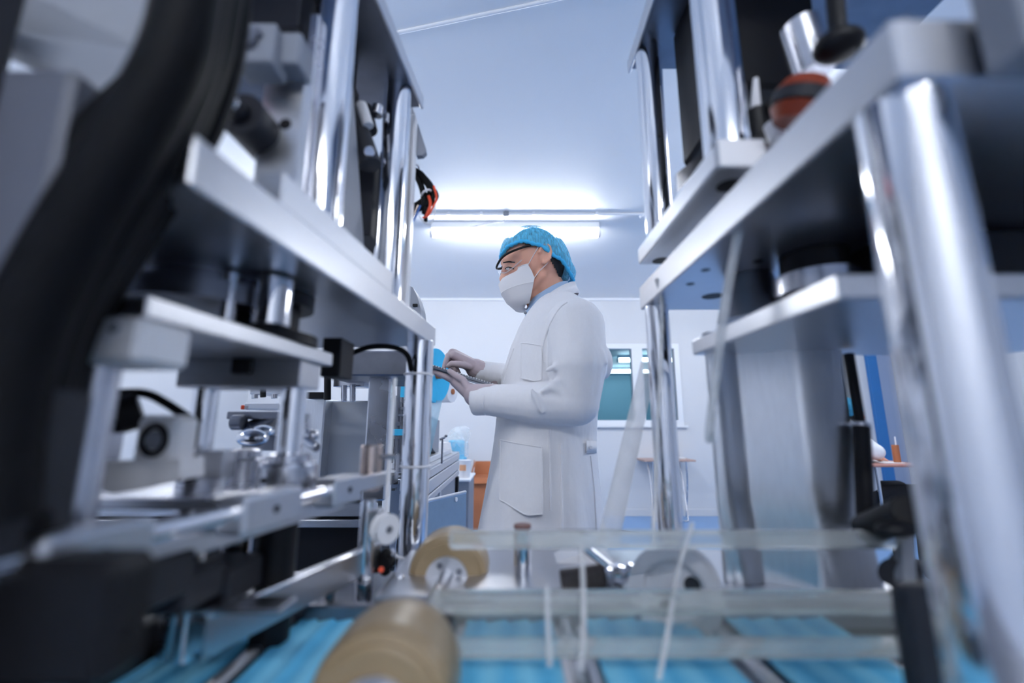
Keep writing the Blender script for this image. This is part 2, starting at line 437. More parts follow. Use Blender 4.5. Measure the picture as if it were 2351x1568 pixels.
# ------------------------------------------------------------------ machine bench under everything in front
BZ = H - .262
bn = thing('machine_bench', 'grey steel machine bench carrying the blue fabric belts in the foreground', 'bench', (0.0, .3, 0))
MB().span(-.368, .72, -.25, .58, BZ - .02, BZ, .003).build('bench_top', M['steeld'], bn)
MB().span(-.145, .72, .58, .76, BZ - .02, BZ, .003).build('bench_top', M['steeld'], bn)
MB().span(-.14, .70, -.23, .74, .06, BZ - .02, .003).build('cabinet', M['gplast'], bn)
for sx in (-.1, .66):
    for sy in (-.19, .70): MB().cyl((sx, sy, 0), (sx, sy, .06), .025, seg=12).build('foot', M['black'], bn)
DZ = H - .20
MB().span(-.165, .50, .565, .76, DZ - .014, DZ, .002).build('deck_plate', M['alu'], bn)
MB().span(-.15, .49, .60, .75, BZ, DZ - .014, .002).build('deck_riser', M['dplast'], bn)
MB().span(-.32, .48, .552, .564, DZ - .030, DZ - .006, .002).build('front_strip', M['steeld'], bn)
# belts and mask webs
webs = [(-.345, -.268, 'blue mask fabric strip at the far left of the bottom, beside the dark gap'),
        (-.243, -.160, 'bright blue mask fabric strip left of the big amber roller'),
        (-.052, .046, 'blue mask fabric strip just right of the big amber roller'),
        (.082, .206, 'blue mask fabric strip below the white pulley wheel'),
        (.245, .36, 'blue mask fabric strip at the bottom right beside the steel column')]
WZ = H - .222
for i, (x0, x1, lab) in enumerate(webs):
    n = 25; top, bot = [], []
    prof = []
    for k in range(n):
        t = k / (n - 1); x = x0 + (x1 - x0) * t
        ph = (t * 4.0) % 1.0
        z = WZ + .004 * (ph if ph < .82 else (1 - ph) / .18 * .82) + (.002 if 0.06 > t or t > .94 else 0)
        prof.append((x, z))
    R = []
    for Yy in [.14 + .43 * q / 24 for q in range(25)]:
        wob = .0012 * math.sin(Yy * 37 + i * 1.7)
        R.append([Vector((x, Yy, z + wob)) for x, z in prof] + [Vector((x, Yy, z + wob - .0012)) for x, z in prof[::-1]])
    o = MB().rings(R, True, True).build('mask_fabric_web', M['web'], None, ((x0 + x1) / 2, .3, WZ))
    tag(o, lab, 'fabric', 'blue mask fabric strips on the belts')
    bl = MB(); bl.span(x0 - .012, x1 + .012, .12, .585, BZ + .0005, WZ - .0045, .002)
    bl.build('belt_bed', M['alu' if i != 0 else 'gplast'], bn)
# folded white edge guides between the strips
for x in (-.254, -.15, .06, .222):
    MB().span(x - .006, x + .006, .14, .55, BZ, WZ + .006, .002).build('edge_guide', M['alu'], bn)

# ------------------------------------------------------------------ left welding press
A = math.radians(5.5)
UL, VL = Vector((math.sin(A), math.cos(A), 0)), Vector((math.cos(A), -math.sin(A), 0))
CL = Vector((-.152, .85, 0)); RL = rotz(-A)
def PL(u, v, z): return CL + UL * (u - .85) + VL * v + Vector((0, 0, z + H))
def lbox(mb, u0, u1, v0, v1, z0, z1, b=.0015, m=0):
    c = PL((u0 + u1) / 2, (v0 + v1) / 2, (z0 + z1) / 2)
    return mb.box(c, (abs(v1 - v0), abs(u1 - u0), abs(z1 - z0)), RL, b, m)
def lpost(mb, u, v, z0, z1, r, seg=32): return mb.cyl(PL(u, v, z0), PL(u, v, z1), r, seg=seg)

LP = thing('welding_press', 'tall steel plate and column press at the left in the foreground', 'machine', (-.45, .55, 0))
lbox(MB(), .255, .85, -.50, 0, .153, .190, .002).build('press_plate', M['alu'], LP)
o = lbox(MB(), .35, .617, -.030, -.003, .190, .222, .0015).build('guide_bar', M['alu'], LP)
for u, v in ((.458, -.030), (.664, -.030), (.664, -.44), (.40, -.44)):
    lpost(MB(), u, v, .190, .578, .0235).build('upper_column', M['chrome'], LP)
lbox(MB(), .17, .712, -.52, -.002, .578, .594, .002).build('top_plate', M['steeld'], LP)
lbox(MB(), .17, .712, -.004, .001, .574, .600, .001).build('top_plate_edge', M['alu'], LP)
lbox(MB(), .25, .60, -.46, -.10, .594, .74, .006).build('top_housing', M['dplast'], LP)
# gusset between the columns
g = [PL(.475, -.058, .190), PL(.655, -.058, .190), PL(.640, -.058, .25), PL(.535, -.058, .575), PL(.475, -.058, .575)]
MB().prism(g, VL * -.008).build('gusset', M['gplast'], LP)
# inner vertical plate with holes and bracket
b = MB(); b.pxbox(593, 690, 150, 452, .40, .016)
ip = b.build('mounting_plate', M['alu'], LP)
hh = MB()
for (x, y) in ((668, 170), (655, 285)): p = at(x, y, .40); hh.cyl(p + Vector((0, -.001, 0)), p + Vector((0, .004, 0)), .0065, seg=16)
hh.build('bolt_hole', M['black'], ip)
b = MB(); b.pxbox(536, 628, 50, 142, .36, .03, .002); b.pxbox(628, 688, 72, 145, .375, .03, .002)
br = b.build('bracket', M['gplast'], LP)
b = MB(); p = at(575, 97, .36); b.hexbolt(p + Vector((0, .002, 0)), (0, -1, 0), .008, .008); p = at(592, 80, .36); b.hexbolt(p + Vector((0, .002, 0)), (0, -1, 0), .006, .006)
b.build('bolt', M['steeld'], br)
p = at(553, 260, .37)
b = MB(); b.cyl(p + Vector((0, .05, 0)), p, .022); b.cyl(p, p + Vector((0, -.01, 0)), .010); b.build('air_cylinder', M['dplast'], LP)
MB().ell(p + Vector((0, -.014, 0)), (.007, .006, .007)).build('rod_end', M['chrome'], LP)
b = MB(); b.pxbox(690, 712, 30, 460, .43, .012); b.build('flat_rail', M['steel'], LP)
# dark mechanism behind the gusset
b = MB()
b.cyl(at(800, 240, .62), at(850, 380, .62), .018); b.cyl(at(838, 250, .66), at(850, 300, .64), .012); b.pxbox(800, 856, 340, 540, .66, .10)
b.pxbox(530, 690, -60, 60, .44, .2); b.pxbox(700, 760, -80, 240, .52, .1)
b.build('mechanism', M['dplast'], LP)
b = MB(); b.cyl(at(829, 240, .61), at(845, 290, .61), .009, seg=16); b.build('white_fitting', M['wplast'], LP)
MB().cyl(at(868, 245, .64), at(864, 265, .64), .010, seg=16).build('nut', M['steel'], LP)
MB().cyl(at(846, 345, .64), at(848, 348, .60), .008, seg=12).build('nut', M['steel'], LP)
# white sheet standing behind the column, and rounded bracket
b = MB(); b.pxbox(898, 937, 262, 705, .735, .012, .001); b.pxbox(937, 944, 262, 705, .728, .02, .001); b.build('back_sheet', M['wplast'], LP)
poly = [at(x, y, .75) for x, y in ((934, 236), (944, 236), (976, 335), (978, 348), (970, 356), (956, 357), (955, 330), (951, 290), (944, 262), (934, 252))]
MB().prism(poly, (0, .012, 0)).build('rounded_bracket', M['gplast'], LP)
# lower plate, cross bar, guide pins
lbox(MB(), .29, .553, -.36, -.052, .074, .0905, .0015).build('lower_plate', M['alu'], LP)
b = MB(); b.span(-.385, -.243, .498, .55, H + .042, H + .074, .0015); b.build('cross_bar', M['alu'], LP)
b = MB(); b.pxbox(530, 573, 812, 857, .49, .012); b.build('stop_block', M['black'], LP)
for (xx, r) in ((670, .0145), (466, .0135)):
    c = at(xx, 965, .525); 
    MB().cyl((c.x, .525, H - .07), (c.x, .525, H + .043), r).build('guide_pin', M['chrome'], LP)
for xx, R_, zz in ((664, .032, 0), (560, .028, -.002), (466, .024, -.004)):
    c = at(xx, 1065, .525)
    y0 = .525 if xx != 560 else .60
    c = at(xx, 1065, y0)
    b = MB(); b.lathe((c.x, y0, H - .072), (0, 0, 1), [(0, R_), (.026, R_), (.030, R_ * .92), (.030, R_ * .7), (.038, R_ * .7), (.040, R_ * .5)]); o = b.build('collar', M['steel'], LP)
    b = MB(); b.cyl((c.x - R_ * .35, y0 - R_ + .002, H - .06), (c.x - R_ * .35, y0 - R_ - .001, H - .06), .003, seg=12); b.build('set_screw', M['black'], o)
b = MB(); lbox(b, .44, .62, -.30, -.06, -.084, -.072); b.build('collar_plate', M['steel'], LP)
for xx, y0, R_, zb in ((643, .50, .019, -.25), (545, .56, .012, -.25), (440, .48, .016, -.25)):
    c = at(xx, 1200, y0); MB().cyl((c.x, y0, H + zb), (c.x, y0, H - .08), R_).build('support_leg', M['black' if xx == 643 else 'steel'], LP)
# parts between press plate and lower plate
b = MB(); p = at(600, 745, .50); b.lathe((p.x, .50, H + .0905), (0, 0, 1), [(0, .062), (.012, .062), (.012, .040), (.045, .040), (.045, .055), (.063, .055)]); b.build('ram', M['black'], LP)
b = MB(); b.cyl((p.x + .045, .44, H + .10), (p.x + .045, .44, H + .15), .018); b.cyl((p.x + .012, .42, H + .10), (p.x + .012, .42, H + .15), .008); b.build('ram_rod', M['chrome'], LP)
b = MB(); p = at(470, 680, .46); b.lathe((p.x, .46, H + .12), (0, 0, 1), [(0, .075), (.02, .075), (.02, .06), (.034, .06)]); b.build('ram_flange', M['steeld'], LP)
b = MB(); p = at(694, 790, .52); b.hexbolt((p.x, .52, H + .09), (0, 0, 1), .009, .014); b.build('bolt', M['steel'], LP)
b = MB(); b.pxbox(738, 782, 775, 865, .60, .05); b.build('sensor', M['black'], LP)
# left white block on its own post
b = MB(); b.pxbox(130, 318, 725, 832, .29, .05, .004); wbk = b.build('clamp_block', M['wplast'], LP)
b = MB(); b.cyl(at(262, 752, .29) + Vector((0, .001, 0)), at(262, 752, .29) + Vector((0, -.001, 0)), .004, seg=12); b.build('screw', M['gplast'], wbk)
c = at(170, 980, .30); MB().cyl((c.x, .31, H - .22), (c.x, .31, H + .05), .013).build('front_column', M['steel'], LP)
# big lower corner column with cable-tie rings
c = at(955, 1040, .80)
co = MB().cyl((c.x, .80, H - .262), (c.x, .80, H + .153), .0245, seg=40).build('corner_column', M['chrome'], LP)
for y in (857, 1073, 1283):
    z = at(955, y, .775).z
    MB().tube([Vector((c.x + .0255 * math.cos(a), .80 + .0255 * math.sin(a), z)) for a in [2 * math.pi * k / 32 for k in range(32)]], .0022, 8, True).build('cable_tie', M['wplast'], co)
# base
b = MB(); b.span(-.92, -.372, .10, .86, H - .30, H - .262, .003); b.build('base_plate', M['steeld'], LP)
b = MB(); b.span(-.372, -.148, .60, .86, H - .30, H - .262, .003); b.build('column_base', M['steeld'], LP)
b = MB(); b.span(-.90, -.39, .12, .84, .05, H - .30, .004); b.build('base_cabinet', M['gplast'], LP)
for sx in (-.85, -.44):
    for sy in (.17, .79): MB().cyl((sx, sy, 0), (sx, sy, .05), .025, seg=12).build('foot', M['black'], LP)
b = MB(); b.span(-.66, -.374, .33, .60, H - .262, H - .20, .004); b.build('added_dark_cover', M['black'], LP)  # dark box added to cover a bright patch left of the belts
# far left upright, plate, dark side housing
b = MB(); b.pxbox(-60, 118, 150, 640, .24, .04, .004); b.build('side_column', mat('vignette_dark_column', (.12, .13, .165, 1), .45), LP)  # column colour darkened to stand in for the lens vignette in this corner
b = MB(); b.prism([at(-120, 40, .26), at(-20, -60, .26), at(330, -60, .30), at(345, 120, .30), at(250, 215, .28)], (0, .03, 0)); b.build('upper_bracket', M['gplast'], LP)
b = MB(); b.span(-.62, -.255, .20, .27, H - .262, H + .02, .004); b.span(-.62, -.33, .19, .25, H + .02, H + .30, .004); b.build('side_housing', M['dplast'], LP)
b = MB(); b.pxbox(-150, 250, 1290, 1600, .235, .03, .006); b.build('motor_box', M['black'], LP)
b = MB()
p = at(385, 25, .34); b.cyl(p + Vector((0, .03, 0)), p, .011, seg=20); p = at(352, 2, .35); b.cyl(p + Vector((0, .03, 0)), p, .011, seg=20)
b.build('indicator_lamp', M['redlamp'], LP)
b = MB(); b.pxbox(270, 440, -80, 90, .37, .05, .005); b.build('lamp_box', M['black'], LP)
# mechanisms below the rail
b = MB()
for (x0, x1, y0, y1, Y, dd) in ((380, 520, 1310, 1400, .42, .06), (300, 420, 1330, 1420, .36, .05), (230, 330, 1300, 1420, .32, .05)):
    b.pxbox(x0, x1, y0, y1, Y, dd, .003)
b.build('gear_case', M['dplast'], LP)
b = MB(); c = at(450, 1280, .42); b.cyl((c.x, .42, H - .20), (c.x, .42, H - .11), .008); c = at(540, 1290, .50); b.cyl((c.x, .50, H - .22), (c.x, .50, H - .10), .014)
c = at(690, 1270, .60); b.cyl((c.x, .60, H - .24), (c.x, .60, H - .20), .03); b.build('spindle', M['chrome'], LP)
b = MB(); b.pxbox(330, 640, 1400, 1412, .385, .03, .001); b.build('cross_strip', M['steel'], LP)

# slide rail with blocks, in front of the left press
SR = thing('slide_rail', 'long steel slide rail with three bolted blocks at lower left', 'rail', (-.22, .42, H - .10))
r0, r1 = Vector((-.256, .245, H - .076)), Vector((-.178, .635, H - .076))
dr_ = (r1 - r0).normalized(); ar = math.atan2(-dr_.x, dr_.y); RR_ = rotz(ar); nr = Vector((dr_.y, -dr_.x, 0))
def rpt(t, n, z): return r0 + dr_ * t + nr * n + Vector((0, 0, z))
def rbox(mb, t0, t1, n0, n1, z0, z1, b=.0015):
    return mb.box(rpt((t0 + t1) / 2, (n0 + n1) / 2, (z0 + z1) / 2), (abs(n1 - n0), abs(t1 - t0), abs(z1 - z0)), RR_, b)
LN = (r1 - r0).length
MB().cyl(rpt(-.1, .0, .004), rpt(LN * .74, 0, .004), .0065).build('shaft', M['chrome'], SR)
rbox(MB(), LN * .72, LN, -.006, .006, -.006, .012).build('bar', M['alu'], SR)
for t0, t1 in ((.0, .062), (.135, .208), (.262, .318)):
    o = rbox(MB(), t0, t1, -.016, .012, -.014, .017, .003).build('slide_block', M['alu'], SR)
    p = rpt((t0 + t1) / 2, .012, .002); MB().cyl(p, p + nr * .0008, .0035, seg=14).build('screw', M['black'], o)
rbox(MB(), -.12, .33, -.034, -.018, -.026, -.008).build('side_strip', M['alu'], SR)
b = rbox(MB(), -.1, .22, -.125, -.034, -.022, -.012); b.build('tray', M['steel'], SR)
# bearing block with round dial on the tray
p = at(355, 1010, .40)
BB = thing('bearing_block', 'white block with a round black-rimmed dial, lower left', 'bearing block', (p.x, .42, at(355, 1130, .40).z))
b = MB(); b.pxbox(303, 404, 953, 1070, .40, .03, .005); b.build('housing', M['wplast'], BB)
b = MB(); b.tube([p + Vector((.0105 * math.cos(a), -.001, .0125 * math.sin(a))) for a in [2 * math.pi * k / 28 for k in range(28)]], .0028, 8, True); b.build('dial_rim', M['black'], BB)
b = MB(); b.cyl(p + Vector((0, .001, 0)), p + Vector((0, -.002, 0)), .0085, seg=24); b.build('dial_face', M['gplast'], BB)
poly = [at(x, y, .395) for x, y in ((188, 1080), (205, 1062), (414, 1052), (414, 1100), (262, 1135), (240, 1130))]
MB().prism(poly, (0, .03, 0)).build('foot_bracket', M['wplast'], BB)
b = MB(); b.cyl(at(325, 940, .44), at(270, 955, .43), .018); b.build('motor', M['black'], BB)
MB().tube(catmull([at(200, 905, .44), at(260, 903, .44), at(330, 903, .44), at(380, 925, .45), at(440, 965, .47)]), .0045, 10).build('cable', M['rubber'], BB)
MB().pxbox(215, 245, 940, 1060, .42, .02).build('flat_bracket', M['steel'], BB)
MB().pxbox(452, 512, 1035, 1100, .455, .02, .001).build('flat_bracket', M['alu'], BB)

# central bush post with pulley
p = at(852, 1060, .62)
BP = thing('bush_post', 'bronze bush clamped on a slim chrome post left of the big column', 'post', (p.x, .62, BZ))
MB().cyl((p.x, .62, BZ), (p.x, .62, H - .10), .0105).build('rod', M['chrome'], BP)
b = MB(); za, zb_ = at(852, 1130, .605).z, at(852, 1022, .605).z
b.lathe((p.x, .62, za), (0, 0, 1), [(0, .0125), (.002, .0145), (zb_ - za - .002, .0145), (zb_ - za, .0125)]); b.build('bush', M['copper'], BP)
b = MB(); z_ = at(890, 1048, .62).z; b.cyl((p.x + .012, .62, z_), (p.x + .036, .62, z_), .0035, seg=14); b.cyl((p.x + .036, .62, z_ + .004), (p.x + .036, .62, z_ - .03), .002, seg=10); b.build('clamp_lever', M['steel'], BP)
b = MB(); b.pxbox(832, 868, 1172, 1232, .61, .03, .003); b.build('pulley_bracket', M['alu'], BP)
pc = at(884, 1213, .60); ax = Vector((.80, -.60, 0)).normalized()
MB().lathe(pc - ax * .008, ax, [(0, .0185), (.003, .0185), (.005, .013), (.010, .013), (.012, .0185), (.016, .0185)], 32).build('pulley', M['wplast'], BP)
MB().cyl(pc + ax * .005, pc + ax * .0105, .0045, seg=16).build('axle', M['steeld'], BP)
# diagonal channel rail down to the belts
CR = MB()
a0, a1 = at(470, 1425, .40), at(872, 1250, .66)
d = (a1 - a0).normalized(); q = Vector((d.y, -d.x, 0)).normalized(); up = Vector((0, 0, 1))
def sweep(mb, prof, a, e): 
    R = [[P_ + q * x + up * z for x, z in prof] for P_ in (a, e)]
    return mb.rings(R, True, False)
sweep(CR, [(-.018, 0), (.002, 0), (.002, -.03), (.0005, -.03), (.0005, -.0025), (-.0165, -.0025), (-.0165, -.03), (-.018, -.03)], a0, a1)
ch = thing('channel_rail', 'folded aluminium channel rail running down from the white pulley', 'rail', ((a0 + a1) / 2).to_tuple())
CR.build('channel', M['alu'], ch)
MB().cyl(a0 + up * .002, a1 + up * .002, .0026, seg=12).build('edge_rod', M['chrome'], ch)
# fastenings on the deck between channel and column
FT = thing('adjuster_knob', 'black star knob with a red mark by the foot of the big column', 'knob', at(880, 1310, .66).to_tuple())
b = MB(); c = at(880, 1290, .66)
for k in range(5):
    a = 2 * math.pi * k / 5; b.ell(c + Vector((.011 * math.cos(a), 0, .011 * math.sin(a))), (.008, .008, .008), seg=12, rows=8)
b.cyl(c + Vector((0, .01, 0)), c + Vector((0, -.008, 0)), .011); b.build('knob', M['black'], FT)
MB().cyl(at(875, 1308, .645), at(875, 1308, .643), .004, seg=12).build('red_mark', M['red'], FT)
MB().cyl(c + Vector((0, .01, 0)), c + Vector((0, .05, 0)), .005, seg=12).build('stem', M['steel'], FT)
for i, (x, y, Y, r) in enumerate(((762, 1318, .60, .010), (840, 1330, .61, .008), (918, 1326, .62, .008))):
    c = at(x, y, Y); c.z = max(c.z, BZ + .03)
    b = MB(); b.cyl((c.x, Y, BZ - .001), (c.x, Y, c.z), r * .6, seg=14); b.hexbolt((c.x, Y, c.z - .012), (0, 0, 1), r, .008); b.ell((c.x, Y, c.z), (r * .7, r * .7, r * .5), seg=14, rows=8)
    tag(b.build('bolt', M['chrome'], None, (c.x, Y, BZ)), ['domed chrome bolt below the channel rail', 'chrome bolt left of the black star knob', 'chrome bolt right of the black star knob'][i], 'bolt', 'chrome bolts on the bed')

# ------------------------------------------------------------------ cables
cabs = [([(505, -60), (470, 120), (400, 300), (300, 480), (200, 640), (120, 820), (70, 1020), (50, 1250)], .27, .017),
        ([(470, -60), (430, 140), (350, 330), (250, 500), (150, 660), (80, 830), (40, 1020), (20, 1240)], .25, .018),
        ([(440, -60), (400, 130), (300, 320), (200, 480), (110, 640), (40, 800), (0, 980), (-20, 1200)], .23, .018),
        ([(540, -60), (525, 90), (480, 260), (400, 400), (300, 560), (190, 740), (130, 900), (90, 1100)], .29, .013),
        ([(400, 160), (300, 250), (210, 350), (140, 520), (80, 700), (30, 900)], .26, .016)]
for i, (pts, Y, r) in enumerate(cabs):
    o = MB().tube(catmull([at(x, y, Y + .0 * k) for k, (x, y) in enumerate(pts)]), r, 14).build('cable', M['rubber'], None, at(pts[-1][0], pts[-1][1], Y))
    tag(o, ['thick black cable sweeping down the left side, second from the right', 'thick black cable sweeping down the left side, middle of the bundle', 'thick black cable at the left edge of the bundle', 'thinner black cable sweeping down the left, nearest the bright plate corner', 'short black cable crossing below the grey bracket at upper left'][i], 'cable', 'black cables at the left edge')
# wire harness behind the upper column
HY = .80
WH = thing('wire_harness', 'tied black wire harness with loose red and blue wires beside the column', 'wires', at(925, 470, HY).to_tuple())
for k, (pts, r) in enumerate((([(905, 380), (925, 372), (945, 392), (965, 400), (988, 430), (1000, 450), (985, 468), (960, 478), (930, 482), (905, 484)], .007),
                 ([(915, 372), (940, 385), (960, 400), (982, 420), (996, 447)], .008), ([(925, 372), (922, 420), (928, 460), (950, 475), (975, 460), (985, 448)], .008),
                 ([(952, 395), (968, 430), (975, 470), (975, 490)], .006), ([(962, 395), (985, 430), (980, 470), (977, 508)], .004))):
    MB().tube(catmull([at(x, y, HY + .006 * (k % 3)) for x, y in pts], 6), r, 10).build('bundle', M['rubber'], WH)
MB().tube(catmull([at(x, y, HY - .01) for x, y in ((996, 427), (1002, 455), (993, 478), (982, 495), (970, 500))], 6), .0022, 8).build('red_wire', M['red'], WH)
MB().tube(catmull([at(x, y, HY - .012) for x, y in ((984, 450), (988, 470), (978, 498))], 6), .003, 8).build('red_wire', M['red'], WH)
MB().tube(catmull([at(x, y, HY - .008) for x, y in ((965, 472), (955, 495), (940, 522), (930, 540))], 6), .002, 8).build('blue_wire', M['blue'], WH)
MB().tube(catmull([at(x, y, HY - .006) for x, y in ((960, 472), (949, 495), (934, 522), (926, 540))], 6), .002, 8).build('brown_wire', M['copper'], WH)
MB().tube(catmull([at(x, y, HY - .01) for x, y in ((1000, 455), (998, 490), (990, 512), (975, 512), (962, 495))], 6), .0015, 8).build('white_wire', M['wplast'], WH)
MB().tube(catmull([at(x, y, HY - .007) for x, y in ((930, 536), (922, 552), (916, 566))], 4), [.004 + .001 * (k < 6) for k in range(9)], 8).build('heat_shrink', M['black'], WH)
for (x, y, w) in ((950, 388, 11), (980, 446, 14)):
    c = at(x, y, HY)
    MB().tube([c + Vector((.0095 * math.cos(a), .014 * math.sin(a), .0075 * math.cos(a) * (.7))) for a in [2 * math.pi * k / 20 for k in range(20)]], .0022, 8, True).build('cable_tie', M['wplast'], WH)
# thin black hose under the press plate
o = MB().tube(catmull([at(755, 838, .70), at(790, 818, .71), at(850, 797, .72), at(905, 798, .73), at(935, 815, .74), at(945, 850, .76)]), .0048, 10).build('hose', M['rubber'], None, at(850, 797, .72))
tag(o, 'thin black hose arching below the big press plate toward the column', 'hose')
# white cord from above down to the pulley
o = MB().cyl(at(907, 868, .64), at(886, 1192, .612), .0028, seg=10).build('cord', M['wplast'], None, at(886, 1192, .612))
tag(o, 'straight white cord running down to the white pulley', 'cord')

# ------------------------------------------------------------------ rollers
RZ = H - .2035
RS = thing('roller_shaft', 'steel shaft carrying the amber rollers', 'shaft', (-.09, .5, RZ))
MB().cyl((-.094, .20, RZ + .004), (-.086, .745, RZ), .010).build('shaft', M['steel'], RS)
MB().span(-.11, -.062, .725, .745, BZ, RZ + .02, .002).build('bearing_block', M['alu'], RS)
def roller(Y0, Y1, cx, cz, R_, lab):
    t = thing('rubber_roller', lab, 'roller', (cx, (Y0 + Y1) / 2, cz), 'amber rubber rollers')
    L = Y1 - Y0
    MB().lathe((cx, Y0, cz), (0, 1, 0), [(0, .028), (0, R_ * .80), (.003, R_ * .86), (.006, R_ * .86), (.008, R_ * .95), (L * .25, R_), (L * .75, R_), (L - .004, R_ * .95), (L, R_ * .85), (L, .028)], 48, False).build('tyre', M['amber'], t)
    MB().hollow((cx, Y0 - .003, cz), (cx, Y1 + .003, cz), .0285, .0105).build('hub', M['alu'], t)
    b = MB()
    for k in range(4):
        a = 2 * math.pi * k / 4 + .5; q_ = Vector((cx + .019 * math.cos(a), Y0 - .003, cz + .019 * math.sin(a))); b.cyl(q_, q_ + Vector((0, -.002, 0)), .004, seg=12)
    b.build('hub_screw', M['steeld'], t)
    return t
roller(.345, .425, -.096, RZ + .002, .054, 'large amber roller in the bottom foreground between the blue strips')
roller(.635, .71, -.088, RZ, .055, 'amber roller farther back at the foot of the big column')

# ------------------------------------------------------------------ acrylic guard in front
AG = thing('acrylic_guard', 'clear acrylic guard bars crossing the lower foreground', 'guard', (.18, .48, H - .2))
for (xa, xb, y, Y, h, dp) in ((1030, 2092, 1242, .50, .018, .014), (985, 2092, 1388, .46, .020, .014), (1020, 2100, 1497, .43, .014, .016)):
    a, c = at(xa, y, Y), at(xb, y, Y)
    MB().span(a.x, c.x, Y, Y + dp, a.z - h / 2, a.z + h / 2, .003).build('guard_bar', M['acryl'], AG)
e = at(2085, 1380, .47)
b = MB(); b.prism([at(2070, 1228, .505), at(2100, 1228, .505), at(2112, 1520, .425), at(2082, 1520, .425)], (.008, .02, 0)); b.build('end_bracket', M['gplast'], AG)
b = MB(); a, c = at(1040, 1450, .452), at(2080, 1450, .452); b.span(a.x, c.x, .452, .456, at(1500, 1490, .452).z, at(1500, 1400, .452).z, .0005); b.build('guard_pane', mat('tinted_acrylic_pane', (.86, .9, .88, 1), .2, trans=.9, ior=1.1), AG)
# bits on the deck
p = at(1200, 1270, .64)
o = thing('deck_pin', 'upright chrome pin with a brown cap on the deck, in front of the coat', 'pin', (p.x, .64, DZ))
MB().cyl((p.x, .64, DZ), (p.x, .64, at(1200, 1213, .64).z), .012).build('pin', M['chrome'], o)
MB().cyl((p.x, .64, at(1200, 1213, .64).z), (p.x, .64, at(1200, 1203, .64).z), .0122).build('cap', mat('brown_cap', srgb(120, 84, 80), .4), o)
# curved white trough
poly = [at(x, y, .69) for x, y in ((1222, 1338), (1240, 1318), (1268, 1298), (1300, 1282), (1340, 1271), (1375, 1273), (1402, 1284), (1424, 1302), (1436, 1338))]
for p in (poly[0], poly[-1]): p.z = DZ
o = MB().prism(poly, (0, .05, 0)).build('white_guide', M['wplast'], None, (.12, .70, DZ))
tag(o, 'curved white plastic guide on the deck behind the knurled roller', 'guide')
KR = thing('knurled_roller', 'dark knurled roller with chrome hub lying on the deck', 'roller', at(1345, 1345, .60).to_tuple())
a, c = at(1288, 1335, .60), at(1385, 1322, .60); c2 = at(1460, 1312, .60)
MB().cyl(a, c, .0135, seg=32).build('grip', M['knurl'], KR)
b = MB(); b.lathe(c, c2 - c, [(0, .010), (.006, .0145), (.012, .0105), (.02, .0145), (.028, .0105), (.034, .0145), (.042, .011)]); b.build('hub', M['chrome'], KR)
MB().cyl(at(1340, 1255, .60), at(1412, 1312, .60), .0058, seg=16).build('handle_rod', M['chrome'], KR)
b = MB(); e0 = at(1400, 1345, .60); b.box((e0.x, .605, (e0.z + DZ) / 2 - .002), (.02, .02, max(e0.z - DZ, .004) + .012)); b.build('stand', M['steeld'], KR)
PW = thing('pulley_wheel', 'large pale translucent pulley wheel on the deck, right of centre', 'pulley', at(1545, 1395, .56).to_tuple())
pc = at(1550, 1355, .55); ax = Vector((-.42, -.9, .1)).normalized()
mpw = mat('frosted_nylon', (.72, .72, .77, 1), .35, trans=.25, ior=1.3)
MB().lathe(pc - ax * .012, ax, [(0, .034), (0, .051), (.004, .051), (.009, .046), (.015, .046), (.020, .051), (.024, .051), (.024, .034), (0, .034)], 48, False).build('rim', mpw, PW)
MB().lathe(pc - ax * .006, ax, [(0, .004), (0, .036), (.010, .036), (.010, .004), (0, .004)], 40, False).build('web', mpw, PW)
MB().cyl(pc - ax * .03, pc + ax * .018, .006, seg=20).build('axle', M['steel'], PW)
b = MB()
for k in (0, 2):
    a = 2 * math.pi * k / 5 + .3; u = ax.orthogonal().normalized(); w = ax.cross(u); q_ = pc + (u * math.cos(a) + w * math.sin(a)) * .021 + ax * .0035; b.cyl(q_, q_ + ax * .0012, .009, seg=20)
b.build('web_hole', M['dplast'], PW)
b = MB(); e0 = pc - ax * .028; b.span(e0.x - .012, e0.x + .012, e0.y - .008, e0.y + .008, DZ, e0.z + .008, .002); b.build('pedestal', M['alu'], PW)

# ------------------------------------------------------------------ right welding press
RP = thing('welding_press', 'tall steel plate and column press at the right in the foreground', 'machine', (.45, .5, 0))
b = MB(); b.span(.228, .70, .12, .73, H + .675, H + .69, .002); b.build('top_plate', M['steeld'], RP)
b = MB(); b.span(.225, .2295, .12, .732, H + .668, H + .697, .001); b.build('top_plate_edge', M['alu'], RP)
b = MB(); b.span(.216, .285, .418, .705, H + .268, H + .296, .002); ga = b.build('clamp_bar', M['alu'], RP)
b = MB()
for y in (.455, .687): b.lathe((.248, y, H + .2675), (0, 0, 1), [(0, .014), (.001, .014)], 24)
b.build('bolt_hole', M['black'], ga)
b = MB(); b.span(.218, .268, .4135, .4185, H + .266, H + .298, .0015); b.build('bar_end', M['wplast'], ga)
for y, r in ((.687, .0225), (.455, .0255)):
    o = MB().cyl((.250, y, H + .296), (.250, y, H + .675), r, seg=36).build('upper_column', M['chrome'], RP)
p = at(1515, 312, .665); MB().cyl(p, p + Vector((-.0005, -.002, 0)), .0035, seg=12).build('hole', M['black'], RP)
b = MB(); b.pxbox(1567, 1586, 160, 375, .66, .008, .001); b.build('flat_rail', M['steel'], RP)
b = MB(); c = at(1584, 370, .66); b.cyl(c, c + Vector((0, -.02, 0)), .012, seg=6); b.build('nut', M['steeld'], RP)
b = MB(); b.prism([at(1553, 398, .60), at(1570, 385, .60), at(1612, 350, .60), at(1614, 372, .60), at(1556, 440, .60)], (0, .01, 0)); b.build('angle_bracket', M['steel'], RP)
